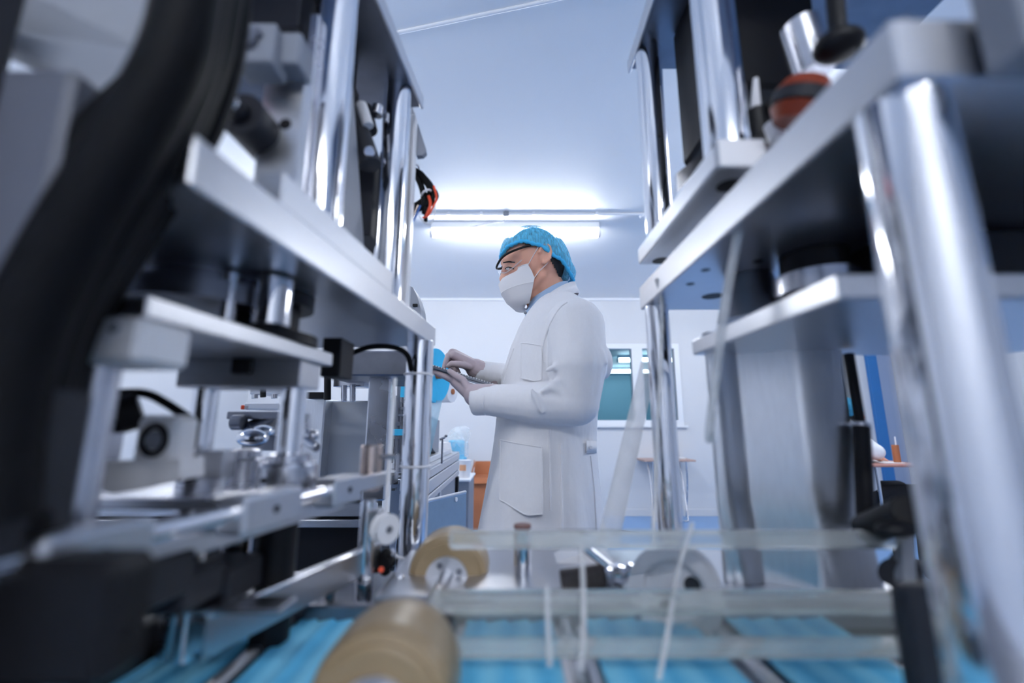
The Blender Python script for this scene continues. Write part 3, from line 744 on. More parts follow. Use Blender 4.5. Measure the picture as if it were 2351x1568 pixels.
b = MB(); b.span(.231, .72, .225, .76, H + .2025, H + .245, .002); pl = b.build('press_plate', M['alu'], RP)
b = MB()
for (x, y, r) in ((1620, 620, .006), (1585, 652, .006), (1637, 680, .017), (1710, 678, .005), (1740, 600, .006)):
    pz = H + .2024; c0_ = at(x, y, 1.0); Yq = .2024 / ((c0_.z - H)); c = at(x, y, Yq)
    b.lathe((c.x, c.y, H + .2022), (0, 0, 1), [(0, r), (.001, r)], 20)
b.build('bolt_hole', M['black'], pl)
for (x, y, r) in ((.252, .735, .020), (.254, .252, .0245), (.70, .735, .018)):
    MB().cyl((x, y, BZ), (x, y, H + .2025), r, seg=36).build('lower_column', M['chrome'], RP)
b = MB(); b.span(.262, .70, .335, .625, H + .0985, H + .1205, .002); lp2 = b.build('lower_plate', M['alu'], RP)
b = MB(); c = at(1627, 760, .61); b.cyl((c.x, .605, H + .1205), (c.x, .605, H + .128), .011, seg=6); b.build('bolt', M['steeld'], lp2)
# horn cylinder between the plates
b = MB(); b.cyl((.365, .50, H + .1205), (.365, .50, H + .2025), .036); b.span(.40, .62, .42, .56, H + .125, H + .2, .004); b.build('ram', M['black'], RP)
b = MB(); b.lathe((.365, .50, H + .152), (0, 0, 1), [(0, .037), (0, .046), (.022, .046), (.026, .037)]); b.build('ram_ring', M['steel'], RP)
b = MB(); b.cyl((.33, .58, H + .14), (.33, .58, H + .2025), .045, .03); b.build('ram_flange', M['steeld'], RP)
# chute sheet below the lower plate
prof = []; y = .605
KF = [(0, -.5), (.05, 0), (.12, .3), (.24, .1), (.30, -.42), (.58, -.62), (.66, -.2), (1, .05)]
for k in range(49):
    t = k / 48
    for (ta, fa), (tb_, fb) in zip(KF, KF[1:]):
        if ta <= t <= tb_: fp = fa + (fb - fa) * (t - ta) / (tb_ - ta)
    prof.append((.272 + .167 * t, y)); y += fp * .167 / 48
R = []
for z in (H + .0985, H + .02, H - .1, H - .2):
    R.append([Vector((x + (.012 if z < H - .15 else 0.0) * 1.0, y, z)) for x, y in prof] + [Vector((x, y + .002, z)) for x, y in prof[::-1]])
MB().rings(R, True, True).build('chute', M['stain'], RP)
b = MB(); b.cyl(at(1948, 812, .575), at(1975, 975, .565), .0065); b.cyl(at(1977, 978, .56), at(1990, 1225, .55), .0098); b.build('hose_fitting', M['black'], RP)
b = MB(); b.cyl(at(1976, 970, .562), at(1976, 980, .562), .0115); b.build('ring', M['steel'], RP)
b = MB(); b.cyl(at(1990, 1215, .53), at(2090, 1175, .45), .016); b.ell(at(2060, 1215, .45), (.02, .012, .008)); b.build('elbow', M['black'], RP)
# actuators above the press plate
b = MB(); b.span(.30, .62, .30, .60, H + .245, H + .30, .004); b.span(.34, .44, .30, .33, H + .40, H + .67, .004); b.build('actuator_base', M['steel'], RP)
b = MB(); b.cyl(at(1835, 60, .42), at(1870, 170, .42), .02); b.build('actuator_body', M['steel'], RP)
b = MB(); b.cyl(at(1915, -40, .36), at(1925, 85, .36), .008); b.ell(at(1925, 105, .36), (.022, .02, .013)); b.span(.285, .40, .48, .66, H + .42, H + .675, .006); b.build('actuator_cap', M['black'], RP)
b = MB(); c = at(1838, 236, .39)
axo = Vector((.25, -.35, 1)).normalized()
b.lathe(c - axo * .02, axo, [(0, .020), (.012, .026), (.016, .023), (.03, .026), (.04, .020)]); b.build('rubber_ring', M['orange'], RP)
b = MB(); b.lathe(c - axo * .005, axo, [(0, .027), (.012, .027)], 32); b.build('dark_ring', M['dplast'], RP)
b = MB(); c = at(1785, 305, .43); b.lathe(c - Vector((0, 0, .01)), (0, 0, 1), [(0, .009), (.02, .013)]); b.build('white_cap', M['wplast'], RP)
b = MB(); b.cyl(at(1735, 250, .46), at(1735, 180, .46), .006, .003); b.build('nozzle', M['wplast'], RP)
b = MB(); b.cyl(at(1745, 320, .46), at(1735, 255, .46), .011); b.cyl(at(1775, 270, .45), at(1768, 230, .45), .006); b.build('fitting', M['black'], RP)
# base, side sheet
b = MB(); b.span(.235, .72, .22, .30, BZ, BZ + .006, .001); b.build('foot_plate', M['steeld'], RP)
b = MB(); b.span(.41, .71, .30, .325, BZ, H + .095, .004); b.build('side_sheet', M['gplast'], RP)
b = MB(); b.span(.275, .72, .195, .222, H + .195, H + .33, .004); b.build('cross_member', M['gplast'], RP)
b = MB(); b.cyl((.254, .255, H + .245), (.246, .255, H + .252), .022); b.build('column_nut', M['steel'], RP)
b = MB(); b.cyl(at(2040, 1310, .50), at(2095, 1340, .50), .014, seg=20); b.cyl(at(2060, 1290, .505), at(2100, 1310, .505), .012); b.build('rubber_roller', M['dplast'], RP)

b = MB(); b.pxbox(2092, 2200, 1345, 1610, .335, .015, .004); b.build('added_dark_fill', M['dplast'], RP)  # dark box added to fill a bright gap beside the near column
# white elastic cords and wide white web on the right machine
cords = [([(1722, 385, .43), (1697, 520, .44), (1662, 720, .46), (1632, 960, .50), (1628, 1010, .52)], .0052, 'white elastic cord hanging from the bright clamp bar end'),
         ([(1507, 640, .66), (1520, 720, .66), (1505, 1100, .62), (1497, 1330, .56)], .0034, 'white elastic cord running down left of the right column to the pulley wheel'),
         ([(1255, 1345, .45), (1259, 1450, .43), (1262, 1530, .42)], .0024, 'short white cord hanging in front of the guard, left one'),
         ([(1335, 1255, .50), (1340, 1400, .45), (1335, 1540, .41)], .0026, 'white cord hanging in front of the guard below the chrome rod'),
         ([(1590, 1200, .50), (1555, 1320, .48), (1530, 1470, .43), (1512, 1560, .41)], .0024, 'white cord slanting across the pulley wheel')]
for pts, r, lab in cords:
    o = MB().tube(catmull([at(*p) for p in pts]), r, 8).build('elastic_cord', M['cordm'], None, at(*pts[-1]))
    tag(o, lab, 'cord', 'white elastic cords on the right machine')
n = 14; R = []
for k in range(n + 1):
    t = k / n; y = 830 + 430 * t; Y = .80 - .06 * t
    xl = 1476 - (1476 - 1378) * ((y - 830) / 400); w = 26 + 8 * t
    a, c = at(xl - 4, y, Y), at(xl + w + 8 + 6 * t, y, Y + .01)
    R.append([a, c, c + Vector((0, .0012, 0)), a + Vector((0, .0012, 0))])
o = MB().rings(R, True, True).build('fabric_strip', M['filmw'], None, at(1400, 1250, .74))
tag(o, 'wide translucent white fabric strip slanting down beside the lab coat', 'fabric')

# ------------------------------------------------------------------ second machine behind the left press
BM = thing('mask_machine', 'stainless cabinet machine on an aluminium frame behind the left press', 'machine', (-.65, 1.5, 0))
b = MB(); b.pxbox(735, 935, 805, 863, 1.05, .30, .004); b.build('beam', M['steeld'], BM)
b = MB(); b.pxbox(838, 890, 860, 1150, 1.10, .05, .004); b.build('upright', M['steel'], BM)
b = MB(); b.pxbox(737, 848, 920, 1110, 1.30, .25, .004); b.build('cabinet', mat('pale_painted_cabinet', (.50, .53, .58, 1), .4, .3), BM)
b = MB(); b.pxbox(690, 740, 915, 1100, 1.25, .30, .004); b.build('cabinet_side', M['stain'], BM)
b = MB(); b.span(-1.35, -.402, 1.36, 1.60, at(750, 1130, 1.36).z, at(750, 1105, 1.36).z, .003); b.build('frame_top', M['dplast'], BM)
zt, zb = at(750, 1134, 1.36).z, at(750, 1212, 1.36).z
MB().span(-1.35, -.402, 1.37, 1.42, zb, zt, .002).build('groove', M['black'], BM)
b = MB()
hh_ = (zt - zb)
for f0, f1 in ((.0, .24), (.33, .73), (.82, 1.0)):
    b.span(-1.352, -.40, 1.358, 1.372, zb + hh_ * f0, zb + hh_ * f1, .004)
b.build('frame_profile', M['alu'], BM)
b = MB(); b.span(-1.34, -.42, 1.38, 1.60, .35, zb, .003); b.build('black_panel', M['black'], BM)
b = MB(); b.span(-1.36, -.40, 1.34, 1.62, 0, .35, .003); b.build('base', M['gplast'], BM)
b = MB()
b.pxbox(575, 655, 870, 905, 1.2, .1); b.build('tool_plate', M['alu'], BM)
MB().pxbox(560, 640, 925, 940, 1.0, .1).build('tool_plate', M['alu'], BM)
b = MB()
for (x, y0, y1) in ((585, 905, 915), (630, 905, 915), (790, 885, 922), (810, 882, 922)):
    a = at(x, y0, 1.2); c = at(x, y1, 1.2); MB().cyl(c, a, .008, seg=14).build('tool_post', M['steel'], BM)
MB().pxbox(765, 835, 868, 888, 1.22, .06).build('tool_holder', M['steel'], BM)
MB().cyl(at(752, 918, 1.19), at(752, 860, 1.19), .009).build('black_post', M['black'], BM)
MB().pxbox(702, 742, 900, 915, 1.2, .05).build('black_block', M['black'], BM)
MB().cyl(at(604, 912, 1.15), at(604, 880, 1.15), .007).build('black_post', M['black'], BM)
b = MB(); b.pxbox(552, 572, 930, 940, 1.0, .03); b.build('red_block', M['red'], BM)
b = MB(); b.cyl(at(640, 985, .9), at(640, 985, 1.0), .035, seg=28); b.build('white_wheel', M['wplast'], BM)
b = MB()
b.pxbox(520, 640, 945, 962, .85, .08); b.cyl(at(565, 985, .85), at(620, 960, .9), .012); b.cyl(at(535, 970, .84), at(560, 970, .84), .014); b.pxbox(555, 640, 1000, 1035, .85, .1)
b.build('linkage', M['steeld'], BM)
b = MB(); b.ell(at(580, 1005, .8), (.028, .02, .016)); b.ell(at(605, 990, .82), (.02, .02, .012)); b.build('cam', M['chrome'], BM)
b = MB(); b.cyl(at(706, 1003, .62), at(706, 950, .62), .004); b.cyl(at(700, 1010, .62), at(728, 1028, .60), .006); b.ell(at(718, 1000, .62), (.009, .009, .008)); b.build('small_lever', M['steel'], BM)

# ------------------------------------------------------------------ long bench running down the room, behind the column
LB = thing('profile_bench', 'long aluminium profile bench running toward the far wall behind the column', 'bench', (-.75, 2.5, 0))
bz = H - .195
MB().span(-1.2, -.388, 1.75, 3.3, bz - .012, bz, .003).build('bench_top', M['alu'], LB)
b = MB()
for z0, z1 in ((-.055, -.012), (-.125, -.06), (-.165, -.13)): b.span(-.425, -.386, 1.72, 3.31, bz + z0, bz + z1, .005)
b.build('side_profile', M['alu'], LB)
b = MB()
for y in (1.74, 2.5, 3.27): b.span(-.43, -.39, y - .02, y + .02, 0, bz - .165, .003)
for y in (1.74, 3.27): b.span(-1.2, -1.16, y - .02, y + .02, 0, bz - .012, .003)
b.build('leg', M['alu'], LB)
MB().span(-.42, -.40, 1.8, 3.2, .25, bz - .17, .003).build('side_panel', M['gplast'], LB)
MB().span(-.405, -.38, 3.20, 3.26, bz - .30, bz - .17, .003).build('black_handle', M['black'], LB)
MB().span(-.41, -.385, 1.78, 1.98, bz - .33, bz - .17, .01).build('black_bag', M['black'], LB)
MB().span(-.80, -.42, 2.0, 3.1, bz, bz + .03, .004).build('raised_tray', M['stain'], LB)
b = MB(); b.prism([Vector((-.85, 2.35, bz)), Vector((-.45, 2.35, bz)), Vector((-.45, 2.75, bz)), Vector((-.45, 2.75, bz + .22)), Vector((-.45, 2.5, bz + .24)), Vector((-.45, 2.35, bz + .12))][2:6], (-.4, 0, 0)); b.build('side_cover', M['gplast'], LB)
# slanted blue-grey sheet guard at the bench foot
a0, a1 = Vector((-.37, 1.62, 0)), Vector((-.205, 2.05, 0))
d = a1 - a0; nn = Vector((d.y, -d.x, 0)).normalized()
zt0, zt1 = at(980, 1163, 1.62).z, at(1072, 1130, 2.05).z
b = MB(); b.prism([a0 + Vector((0, 0, .02)), a1 + Vector((0, 0, .02)), a1 + Vector((0, 0, zt1)), a0 + Vector((0, 0, zt0))], nn * -.012)
bg = b.build('sheet_guard', M['panelblue'], None, (a0.x, a0.y, 0.02)); tag(bg, 'blue-grey sheet metal guard standing at the foot of the bench', 'panel')
MB().tube([a0 + Vector((0, 0, zt0)) - nn * .006, a1 + Vector((0, 0, zt1)) - nn * .006], .008, 8).build('top_edge', M['alu'], bg)
# sub-part offset already handled by root location
p = a0 + d * .78; MB().cyl(p + Vector((0, 0, zt0 - .03)), p + Vector((0, 0, zt0 - .03)) + nn * .006, .010, seg=14).build('knob', M['wplast'], bg)
for q_, nm in ((a0 + d * .1, 'foot'), (a0 + d * .9, 'foot')):
    MB().span(q_.x - .04, q_.x + .01, q_.y - .02, q_.y + .02, 0, .022, .002).build(nm, M['gplast'], bg)
# rolls beside the bench
ry = 2.45
rc = at(996, 862, ry)
CRL = thing('fabric_roll', 'cyan fabric roll disc standing on edge above the bench, next to the tablet', 'roll', (rc.x, ry, bz), 'fabric rolls over the bench')
rax = Vector((.93, -.36, 0)).normalized()
MB().lathe(rc - rax * .02, rax, [(0, .02), (0, .152), (.02, .153), (.04, .152), (.04, .02), (0, .02)], 56, False).build('roll', M['cyan'], CRL)
MB().cyl(rc - rax * .10, rc + rax * .05, .02, seg=20).build('core', M['card'], CRL)
MB().cyl(rc - rax * .2, rc + rax * .062, .010, seg=16).build('spindle', M['steel'], CRL)
e0 = rc - rax * .16; MB().span(e0.x - .02, e0.x + .02, e0.y - .02, e0.y + .02, bz, e0.z + .02, .003).build('stand', M['alu'], CRL)
wc = at(1012, 900, 3.0)
WRL = thing('fabric_roll', 'white fabric roll behind the cyan disc, below the hands', 'roll', (wc.x, 3.0, bz), 'fabric rolls over the bench')
MB().lathe(wc - rax * .10, rax, [(0, .02), (0, .073), (.19, .073), (.19, .02), (0, .02)], 40, False).build('roll', M['mask'], WRL)
MB().cyl(wc - rax * .22, wc + rax * .1, .019, seg=16).build('core', M['card'], WRL)
e0 = wc - rax * .2; MB().span(e0.x - .02, e0.x + .02, e0.y - .02, e0.y + .02, bz, e0.z + .02, .003).build('stand', M['alu'], WRL)
# hanging film web
R = []
for k in range(9):
    t = k / 8; z0 = rc.z - .14 - (rc.z - .14 - bz - .035) * t; x = rc.x + .01 - .03 * t; w = .13
    R.append([Vector((x - .06, ry + .02, z0)), Vector((x + .045 - .02 * t, ry - .02 - .03 * t, z0)), Vector((x + .045 - .02 * t, ry - .018 - .03 * t, z0)), Vector((x - .06, ry + .022, z0))])
o = MB().rings(R, True, True).build('film_web', M['film'], None, (rc.x, ry, bz)); tag(o, 'pale blue translucent web hanging from the cyan roll to the bench', 'fabric')
# camera-like clamp on the bench
c = at(1016, 1000, 2.3)
c.z -= .02; o = MB(); o.cyl((c.x, 2.3, bz), c, .005, seg=12); o.cyl(c - Vector((.014, 0, .0)), c + Vector((.014, 0, .012)), .006, seg=12); o.ell(c + Vector((.018, 0, .018)), (.008, .007, .007), seg=12, rows=8)
tag(o.build('clamp', M['steeld'], None, (c.x, 2.3, bz)), 'small dark clamp lever on top of the profile bench', 'clamp')
# items at the end of the bench
c = at(1020, 1026, 3.12)
tag(MB().lathe((c.x, 3.12, bz + .0), (0, 0, 1), [(0, .055), (.004, .056), (max(c.z - bz + .03, .06), .042), (max(c.z - bz + .03, .06) + .003, .02)], 28).build('tub', M['wplast'], None, (c.x, 3.12, bz)), 'small white upturned tub on the end of the profile bench', 'tub')
# plastic bag with cyan masks and the bucket, on a low cabinet beyond
CB = thing('low_cabinet', 'low grey cabinet beyond the end of the profile bench', 'cabinet', (-.55, 3.75, 0))
cz_ = at(1060, 1100, 3.7).z
MB().span(-.95, -.335, 3.55, 4.0, .05, cz_, .004).build('body', M['gplast'], CB)
MB().span(-.97, -.325, 3.53, 4.02, cz_, cz_ + .018, .003).build('top', M['trim'], CB)
MB().span(-.93, -.36, 3.56, 3.98, 0, .05, .002).build('plinth', M['dplast'], CB)
tz = cz_ + .018
bu = at(1066, 1080, 3.66)
BK = thing('bucket', 'white bucket with an orange label on the low cabinet', 'bucket', (bu.x, 3.66, tz))
hB = at(1066, 1056, 3.66).z - tz
MB().lathe((bu.x, 3.66, tz), (0, 0, 1), [(0, .044), (.003, .047), (hB - .01, .054), (hB - .008, .057), (hB, .057), (hB, .05)], 32).build('pail', M['wplast'], BK)
R = []
for k in range(7):
    a = math.radians(-130 + 60 * k / 6); R.append([Vector((bu.x + .053 * math.cos(a), 3.66 + .053 * math.sin(a), tz + hB * z)) for z in (.42, .75)])
MB().rings(R, False, True, False).build('label', mat('orange_paper_label', srgb(228, 168, 128), .6), BK)
c = at(1047, 1035, 3.8)
BG = thing('plastic_bag', 'clear plastic bag of cyan masks leaning behind the white bucket', 'bag', (c.x, 3.85, tz))
b = MB(); b.ell((c.x, 3.85, tz + .20), (.105, .09, .20)); b.ell((c.x + .05, 3.85, tz + .34), (.07, .05, .07)); fuse(b, .008, 6).build('film', M['bag'], BG)
b = MB(); b.box((c.x - .005, 3.86, tz + .2), (.13, .09, .17), rotz(.3), .01); b.box((c.x + .02, 3.84, tz + .08), (.12, .08, .14), rotz(-.3), .01); b.build('mask_stack', M['cyan'], BG)
# cardboard carton on the floor
X0, X1 = at(1076, 1140, 4.9).x, at(1145, 1140, 4.9).x
CX = thing('cardboard_box', 'open brown cardboard carton on the floor behind the technician', 'box', ((X0 + X1) / 2, 5.1, 0))
zt = at(1100, 1098, 4.9).z
MB().span(X0, X1, 4.9, 5.3, 0, zt, .004).build('body', M['card'], CX)
zf = at(1100, 1066, 4.9).z
MB().prism([Vector((X0 + .02, 5.28, zt)), Vector((X1, 5.28, zt)), Vector((X1, 5.33, zf)), Vector((X0 + .03, 5.33, zf))], (0, .006, 0)).build('flap', M['card'], CX)
MB().prism([Vector((X0, 4.9, zt)), Vector((X0, 5.28, zt)), Vector((X0 + .02, 5.28, zf + .02)), Vector((X0 + .05, 5.0, zf - .02))], (.006, 0, 0)).build('flap', M['card'], CX)
MB().prism([Vector((X0, 4.9, zt)), Vector((X1, 4.9, zt)), Vector((X1, 4.87, zt - .05)), Vector((X0, 4.87, zt - .05))], (0, -.006, 0)).build('flap', M['card'], CX)
# grey arched housing beyond the press plate
p0 = [(938, 655), (948, 660), (958, 680), (965, 705), (968, 740), (930, 740), (930, 655)]
AH = thing('arched_cover', 'grey rounded machine cover on a stand seen past the press plate edge', 'cover', (at(945, 700, 1.9).x, 1.95, bz))
MB().prism([at(x, y, 1.9) for x, y in p0], (0, .12, 0)).build('cover', M['gplast'], AH)
MB().pxbox(947, 958, 697, 703, 1.89, .01, .001).build('slot', M['black'], AH)
c = at(940, 740, 1.96); MB().span(c.x - .03, c.x + .02, 1.93, 1.99, bz, c.z + .01, .003).build('stand', M['alu'], AH)
# cluttered drive side of the bench: rods and cyan web seen between upright and column
b = thing('feed_unit', 'tangle of small steel rods and cyan web on the bench beside the column', 'feeder', (-.40, 1.80, bz))
m_ = MB()
for k in range(12):
    x = 895 + 4.2 * k; y0 = 880 + (k * 37) % 60; y1 = 1010 + (k * 53) % 90
    m_.cyl(at(x, y1, 1.78 + .02 * (k % 4)), at(x, y0, 1.78 + .02 * (k % 4)), .004 + .002 * (k % 3), seg=10)
m_.build('rod', M['steeld'], b)
m_ = MB()
for k in range(14):
    x = 895 + (k * 29) % 34; y = 900 + 17 * k
    m_.pxbox(x, x + 8 + (k * 7) % 9, y, y + 4 + (k * 5) % 7, 1.75 + .01 * (k % 3), .03, .001)
m_.build('small_fitting', M['steeld'], b)
MB().pxbox(920, 932, 862, 912, 1.74, .004, .0005).build('web', M['cyan'], b)
MB().pxbox(893, 935, 985, 1000, 1.75, .01, .001).build('web', M['cyan'], b)
m_ = MB(); m_.span(-.46, -.39, 1.76, 1.86, bz, bz + .012); m_.build('foot', M['steel'], b)

# ------------------------------------------------------------------ folding table at the far wall, floor cable
x0, x1 = at(1478, 1055, 5.25).x, at(1598, 1055, 5.25).x
zt = at(1540, 1056, 5.25).z
FTB = thing('folding_table', 'small folding table with thin metal legs against the far wall', 'table', ((x0 + x1) / 2, 5.4, 0))
MB().span(x0, x1, 5.25, 5.60, zt - .02, zt, .004).build('table_top', M['wood'], FTB)
for s, x in ((-1, x0 + .12), (1, x1 - .10)):
    MB().tube(catmull([Vector((x, 5.30, zt - .02)), Vector((x + .02, 5.36, zt * .6)), Vector((x + .05, 5.54, .012))]), .009, 8).build('leg', M['steel'], FTB)
    MB().tube(catmull([Vector((x, 5.54, zt - .02)), Vector((x + .01, 5.46, zt * .6)), Vector((x - .02, 5.30, .012))]), .009, 8).build('leg', M['steel'], FTB)
MB().tube([Vector((x0 + .1, 5.30, .012)), Vector((x1 - .12, 5.30, .012))], .009, 8).build('foot_bar', M['steel'], FTB)
c = at(1567, 1053, 5.3)
tag(MB().span(c.x - .05, c.x + .05, 5.34, 5.42, zt, zt + .022, .004).build('small_box', M['wplast'], None, (c.x, 5.38, zt)), 'small white box lying on the folding table', 'box')
o = MB().tube(catmull([Vector((at(1405, 1213, 4.6).x, 4.95, .006)), Vector((at(1470, 1224, 4.6).x, 4.75, .006)), Vector((at(1545, 1237, 4.6).x, 4.5, .006)), Vector((2.2, 4.3, .006))]), .006, 8).build('floor_cable', M['rubber'], None, (1.2, 4.8, 0))
tag(o, 'thin dark cable lying across the blue floor', 'cable')

# ------------------------------------------------------------------ the technician
PY = 1.27                     # depth of his middle plane
PT = thing('person', 'technician standing in white lab coat, mask, goggles and blue hairnet, using a tablet', 'person', (at(1250, 900, PY).x, PY, 0))
PXC = PT.location.x
def ax_(x, y, Y): return at(x, y, Y)
HC = at(1220, 614, PY)
MPX = PY / (CP - .17 * SP) / F         # metres per pixel around the head
yaw = math.radians(7)
FW = Vector((-math.cos(yaw), -math.sin(yaw), 0)); LF = Vector((math.sin(yaw), -math.cos(yaw), 0)); UPV = Vector((0, 0, 1))
def hp(px, py, side=0.0):
    """head point: photo pixel in the profile plane, side = metres toward his left ear"""
    f = (1220 - px) * MPX; z = at(1220, py, PY).z - HC.z
    return HC + FW * f + LF * side + UPV * z
HR = Matrix((FW, LF, UPV)).transposed()
tilt = Matrix.Rotation(math.radians(14), 3, LF)
bd = MB()
bd.ell(hp(1223, 597), (.093, .074, .092), HR)                       # skull
bd.ell(hp(1245, 605), (.066, .071, .075), HR)
bd.ell(hp(1185, 640), (.048, .052, .062), HR)                       # face
bd.ell(hp(1200, 655, .010), (.044, .044, .052), HR); bd.ell(hp(1200, 655, -.010), (.044, .044, .052), HR)
bd.ell(hp(1194, 676), (.030, .030, .024), HR)                       # chin
for s in (-1, 1):
    bd.cap(hp(1235, 645, .052 * s), hp(1200, 682, .022 * s), .018, .015) # jaw
    bd.cap(hp(1158, 603, .010 * s), hp(1176, 603, .048 * s), .010, .009) # brow
    bd.ell(hp(1180, 632, .040 * s), (.022, .020, .018), HR)          # cheekbone
    # ear
    bd.ell(hp(1240, 606, .074 * s), (.014, .007, .026), HR @ Matrix.Rotation(math.radians(12), 3, 'Y'))
    e = [hp(1240 + 13 * math.cos(a) + 2 * math.sin(a), 604 - 20 * math.sin(a) * (1.0 if math.sin(a) > 0 else 1.1), (.082 + .004 * max(0, math.cos(a))) * s) for a in [math.radians(-80 + 26 * k) for k in range(11)]]
    bd.tube(catmull(e, 3), .0042, 8)
    bd.ell(hp(1238, 624, .078 * s), (.007, .005, .008), HR)
bd.cap(hp(1164, 618), hp(1153, 643), .007, .011)                    # nose
bd.ell(hp(1160, 646, .008), (.008, .007, .006), HR); bd.ell(hp(1160, 646, -.008), (.008, .007, .006), HR)
bd.cap(hp(1166, 662, .014), hp(1166, 662, -.014), .007, .007); bd.cap(hp(1168, 670, .012), hp(1168, 670, -.012), .007, .007)
nb_ = at(1283, 700, PY)
bd.cap(hp(1245, 640), nb_ + Vector((0, 0, -.03)), .053, .060)        # neck
bd.cap(hp(1225, 665), nb_ + Vector((-.04, 0, -.02)), .036, .05)
# torso, arms, legs beneath the clothes
chest = at(1275, 820, PY); pelv = at(1255, 1080, PY)
def zabs(z, x): return Vector((x, PY, z))
for (c, r) in ((at(1285, 750, PY), (.105, .16, .09)), (chest, (.11, .15, .14)), (at(1262, 950, PY), (.105, .14, .14)), (pelv, (.11, .15, .13))): bd.ell(c, r)
shL, shR = at(1318, 745, 1.095), at(1306, 742, 1.445)
elL, wrL = at(1322, 922, 1.075), at(1092, 908, 1.135)
elR, wrR = Vector((shR.x - .03, 1.46, elL.z - .01)), at(1092, 846, 1.30)
bd.cap(shL, elL, .052, .042); bd.cap(elL, wrL, .040, .024)
bd.cap(shR, elR, .052, .042); bd.cap(elR, wrR, .040, .024)
legx = pelv.x + .01
for s in (-1, 1):
    hipp = Vector((legx, PY + .085 * s, .86)); kn = Vector((legx - .015, PY + .095 * s, .48)); an = Vector((legx + .02, PY + .10 * s, .09))
    bd.cap(hipp, kn, .082, .055); bd.cap(kn, an, .054, .040)
    bd.cap(an + Vector((0, 0, -.03)), an + Vector((-.14, 0, -.055)), .036, .028)
hL = at(1048, 884, 1.15); bd.cap(wrL, wrL + (hL - wrL) * .5, .017, .011)
hR_ = at(1046, 826, 1.27); bd.cap(wrR, wrR + (hR_ - wrR) * .5, .017, .011)
fb = fuse(bd, .0045, 5)
body = fb.build('body', M['skin'], PT)
from mathutils.bvhtree import BVHTree
bvh = BVHTree.FromPolygons([Vector(v) for v in fb.v], fb.f)
CAMP = Vector((0, 0, H))
def skin(px, py, off=.001, s=1):
    d = (at(px, py, 1.0) - CAMP).normalized(); h = bvh.ray_cast(CAMP, d)
    p = h[0] - d * off
    if s < 0:
        r = p - HC; p = p - LF * (2 * r.dot(LF))
    return p
# eyes, lids and brows, set on the face under the goggles
for s in (-1, 1):
    c = skin(1168, 617.5, -.0005, s); dd = LF * s
    ey = MB().ell(c, (.0085, .0045, .0042), HR).build('eye', M['eyew'], PT)
    MB().ell(skin(1165, 617.5, .0025, s), (.0036, .0030, .0040), HR).build('iris', M['iris'], ey)
    MB().tube(catmull([skin(1160, 617, .002, s), skin(1166, 613.5, .003, s), skin(1173, 614.5, .003, s), skin(1180, 617.5, .002, s)], 4), .0016, 8).build('eyelid', M['hair'], ey)
    MB().tube(catmull([skin(1160, 621, .001, s), skin(1168, 622.5, .001, s), skin(1178, 619, .001, s)], 4), .0014, 8).build('eyelid', M['skin'], ey)
    MB().tube(catmull([skin(1157, 603, .001, s), skin(1168, 601, .001, s), skin(1182, 602.5, .001, s)], 4), .0022, 8).build('eyebrow', M['hair'], PT)
# hair
hb = MB()
hb.ell(hp(1226, 588), (.086, .0765, .088), HR); hb.ell(hp(1250, 604), (.064, .0735, .075), HR)
hb.ell(hp(1268, 628), (.030, .052, .042), HR)
hair = fuse(hb, .005, 4)
MBH = MB(); keep = []
for f in hair.f:
    c = sum((Vector(hair.v[i]) for i in f), Vector()) / len(f) - HC
    fw_, zz = c.dot(FW), c.z
    lim = .040 + .22 * max(0, fw_ - .0) if fw_ > -.015 else .036 + (fw_ + .015) * 1.25
    if zz > lim and not (fw_ > .050 and zz < .072): keep.append(f)
MBH.add(hair.v, keep, True); MBH.build('hair', M['hair'], PT)
# hairnet: two thin layers gathered into an elastic band
def netpt(phi, t, off=0.0):
    cf, sf = math.cos(phi), math.sin(phi)
    back = max(0, -cf); front = max(0, cf)
    rf = (.0975 * cf if cf > 0 else .1225 * cf); rs = .083 * sf
    zr = .026 * front ** .6 + .030 * (1 - abs(cf)) - .050 * back ** 1.5 if True else 0
    K = [(-1, -.040), (-.5, .006), (0, .038), (.45, .050), (.8, .044), (1, .030)]
    for (c0_, z0_), (c1_, z1_) in zip(K, K[1:]):
        if c0_ <= cf <= c1_: q_ = (cf - c0_) / (c1_ - c0_); q_ = q_ * q_ * (3 - 2 * q_); zr = z0_ + (z1_ - z0_) * q_
    zap = .120
    a = t * math.pi / 2
    k = math.cos(a) ** .75
    gat = 1 + .010 * math.sin(phi * 34) * (.3 + .9 * back) * math.sin(a * 2) + .006 * math.sin(phi * 61 + 2)* math.cos(a)
    if t < .18: gat *= 1 + .012 * math.sin(t / .18 * math.pi) * (1 + 5 * back)
    z = zr + (zap - zr) * math.sin(a) ** .92
    return HC + FW * (rf * k * gat + off * cf - .004) + LF * (rs * k * gat + off * sf) + UPV * (z + off * math.sin(a) - .012 * back * math.sin(2 * a) * .2)
for off, nm in ((.0, 'hairnet'), (.0035, 'hairnet')):
    R = [[netpt(2 * math.pi * k / 180, t, off) for k in range(180)] for t in [i / 22 for i in range(22)] + [.975]]
    mn = MB().rings(R, False, True); mn.add(R[-1], [list(range(180))], True); mn.build(nm, M['net'], PT)
bt = MB(); bt.tube([netpt(2 * math.pi * k / 120, 0.0, .001) + UPV * .001 for k in range(120)], [.0056 + .0014 * math.sin(k * 1.9) for k in range(120)], 8, True)
bt.build('hairnet_band', M['netband'], PT)
bb = MB(); bb.ell(hp(1299, 626), (.013, .040, .026), HR); fuse(bb, .004, 2).build('hairnet_fold', M['net'], PT)
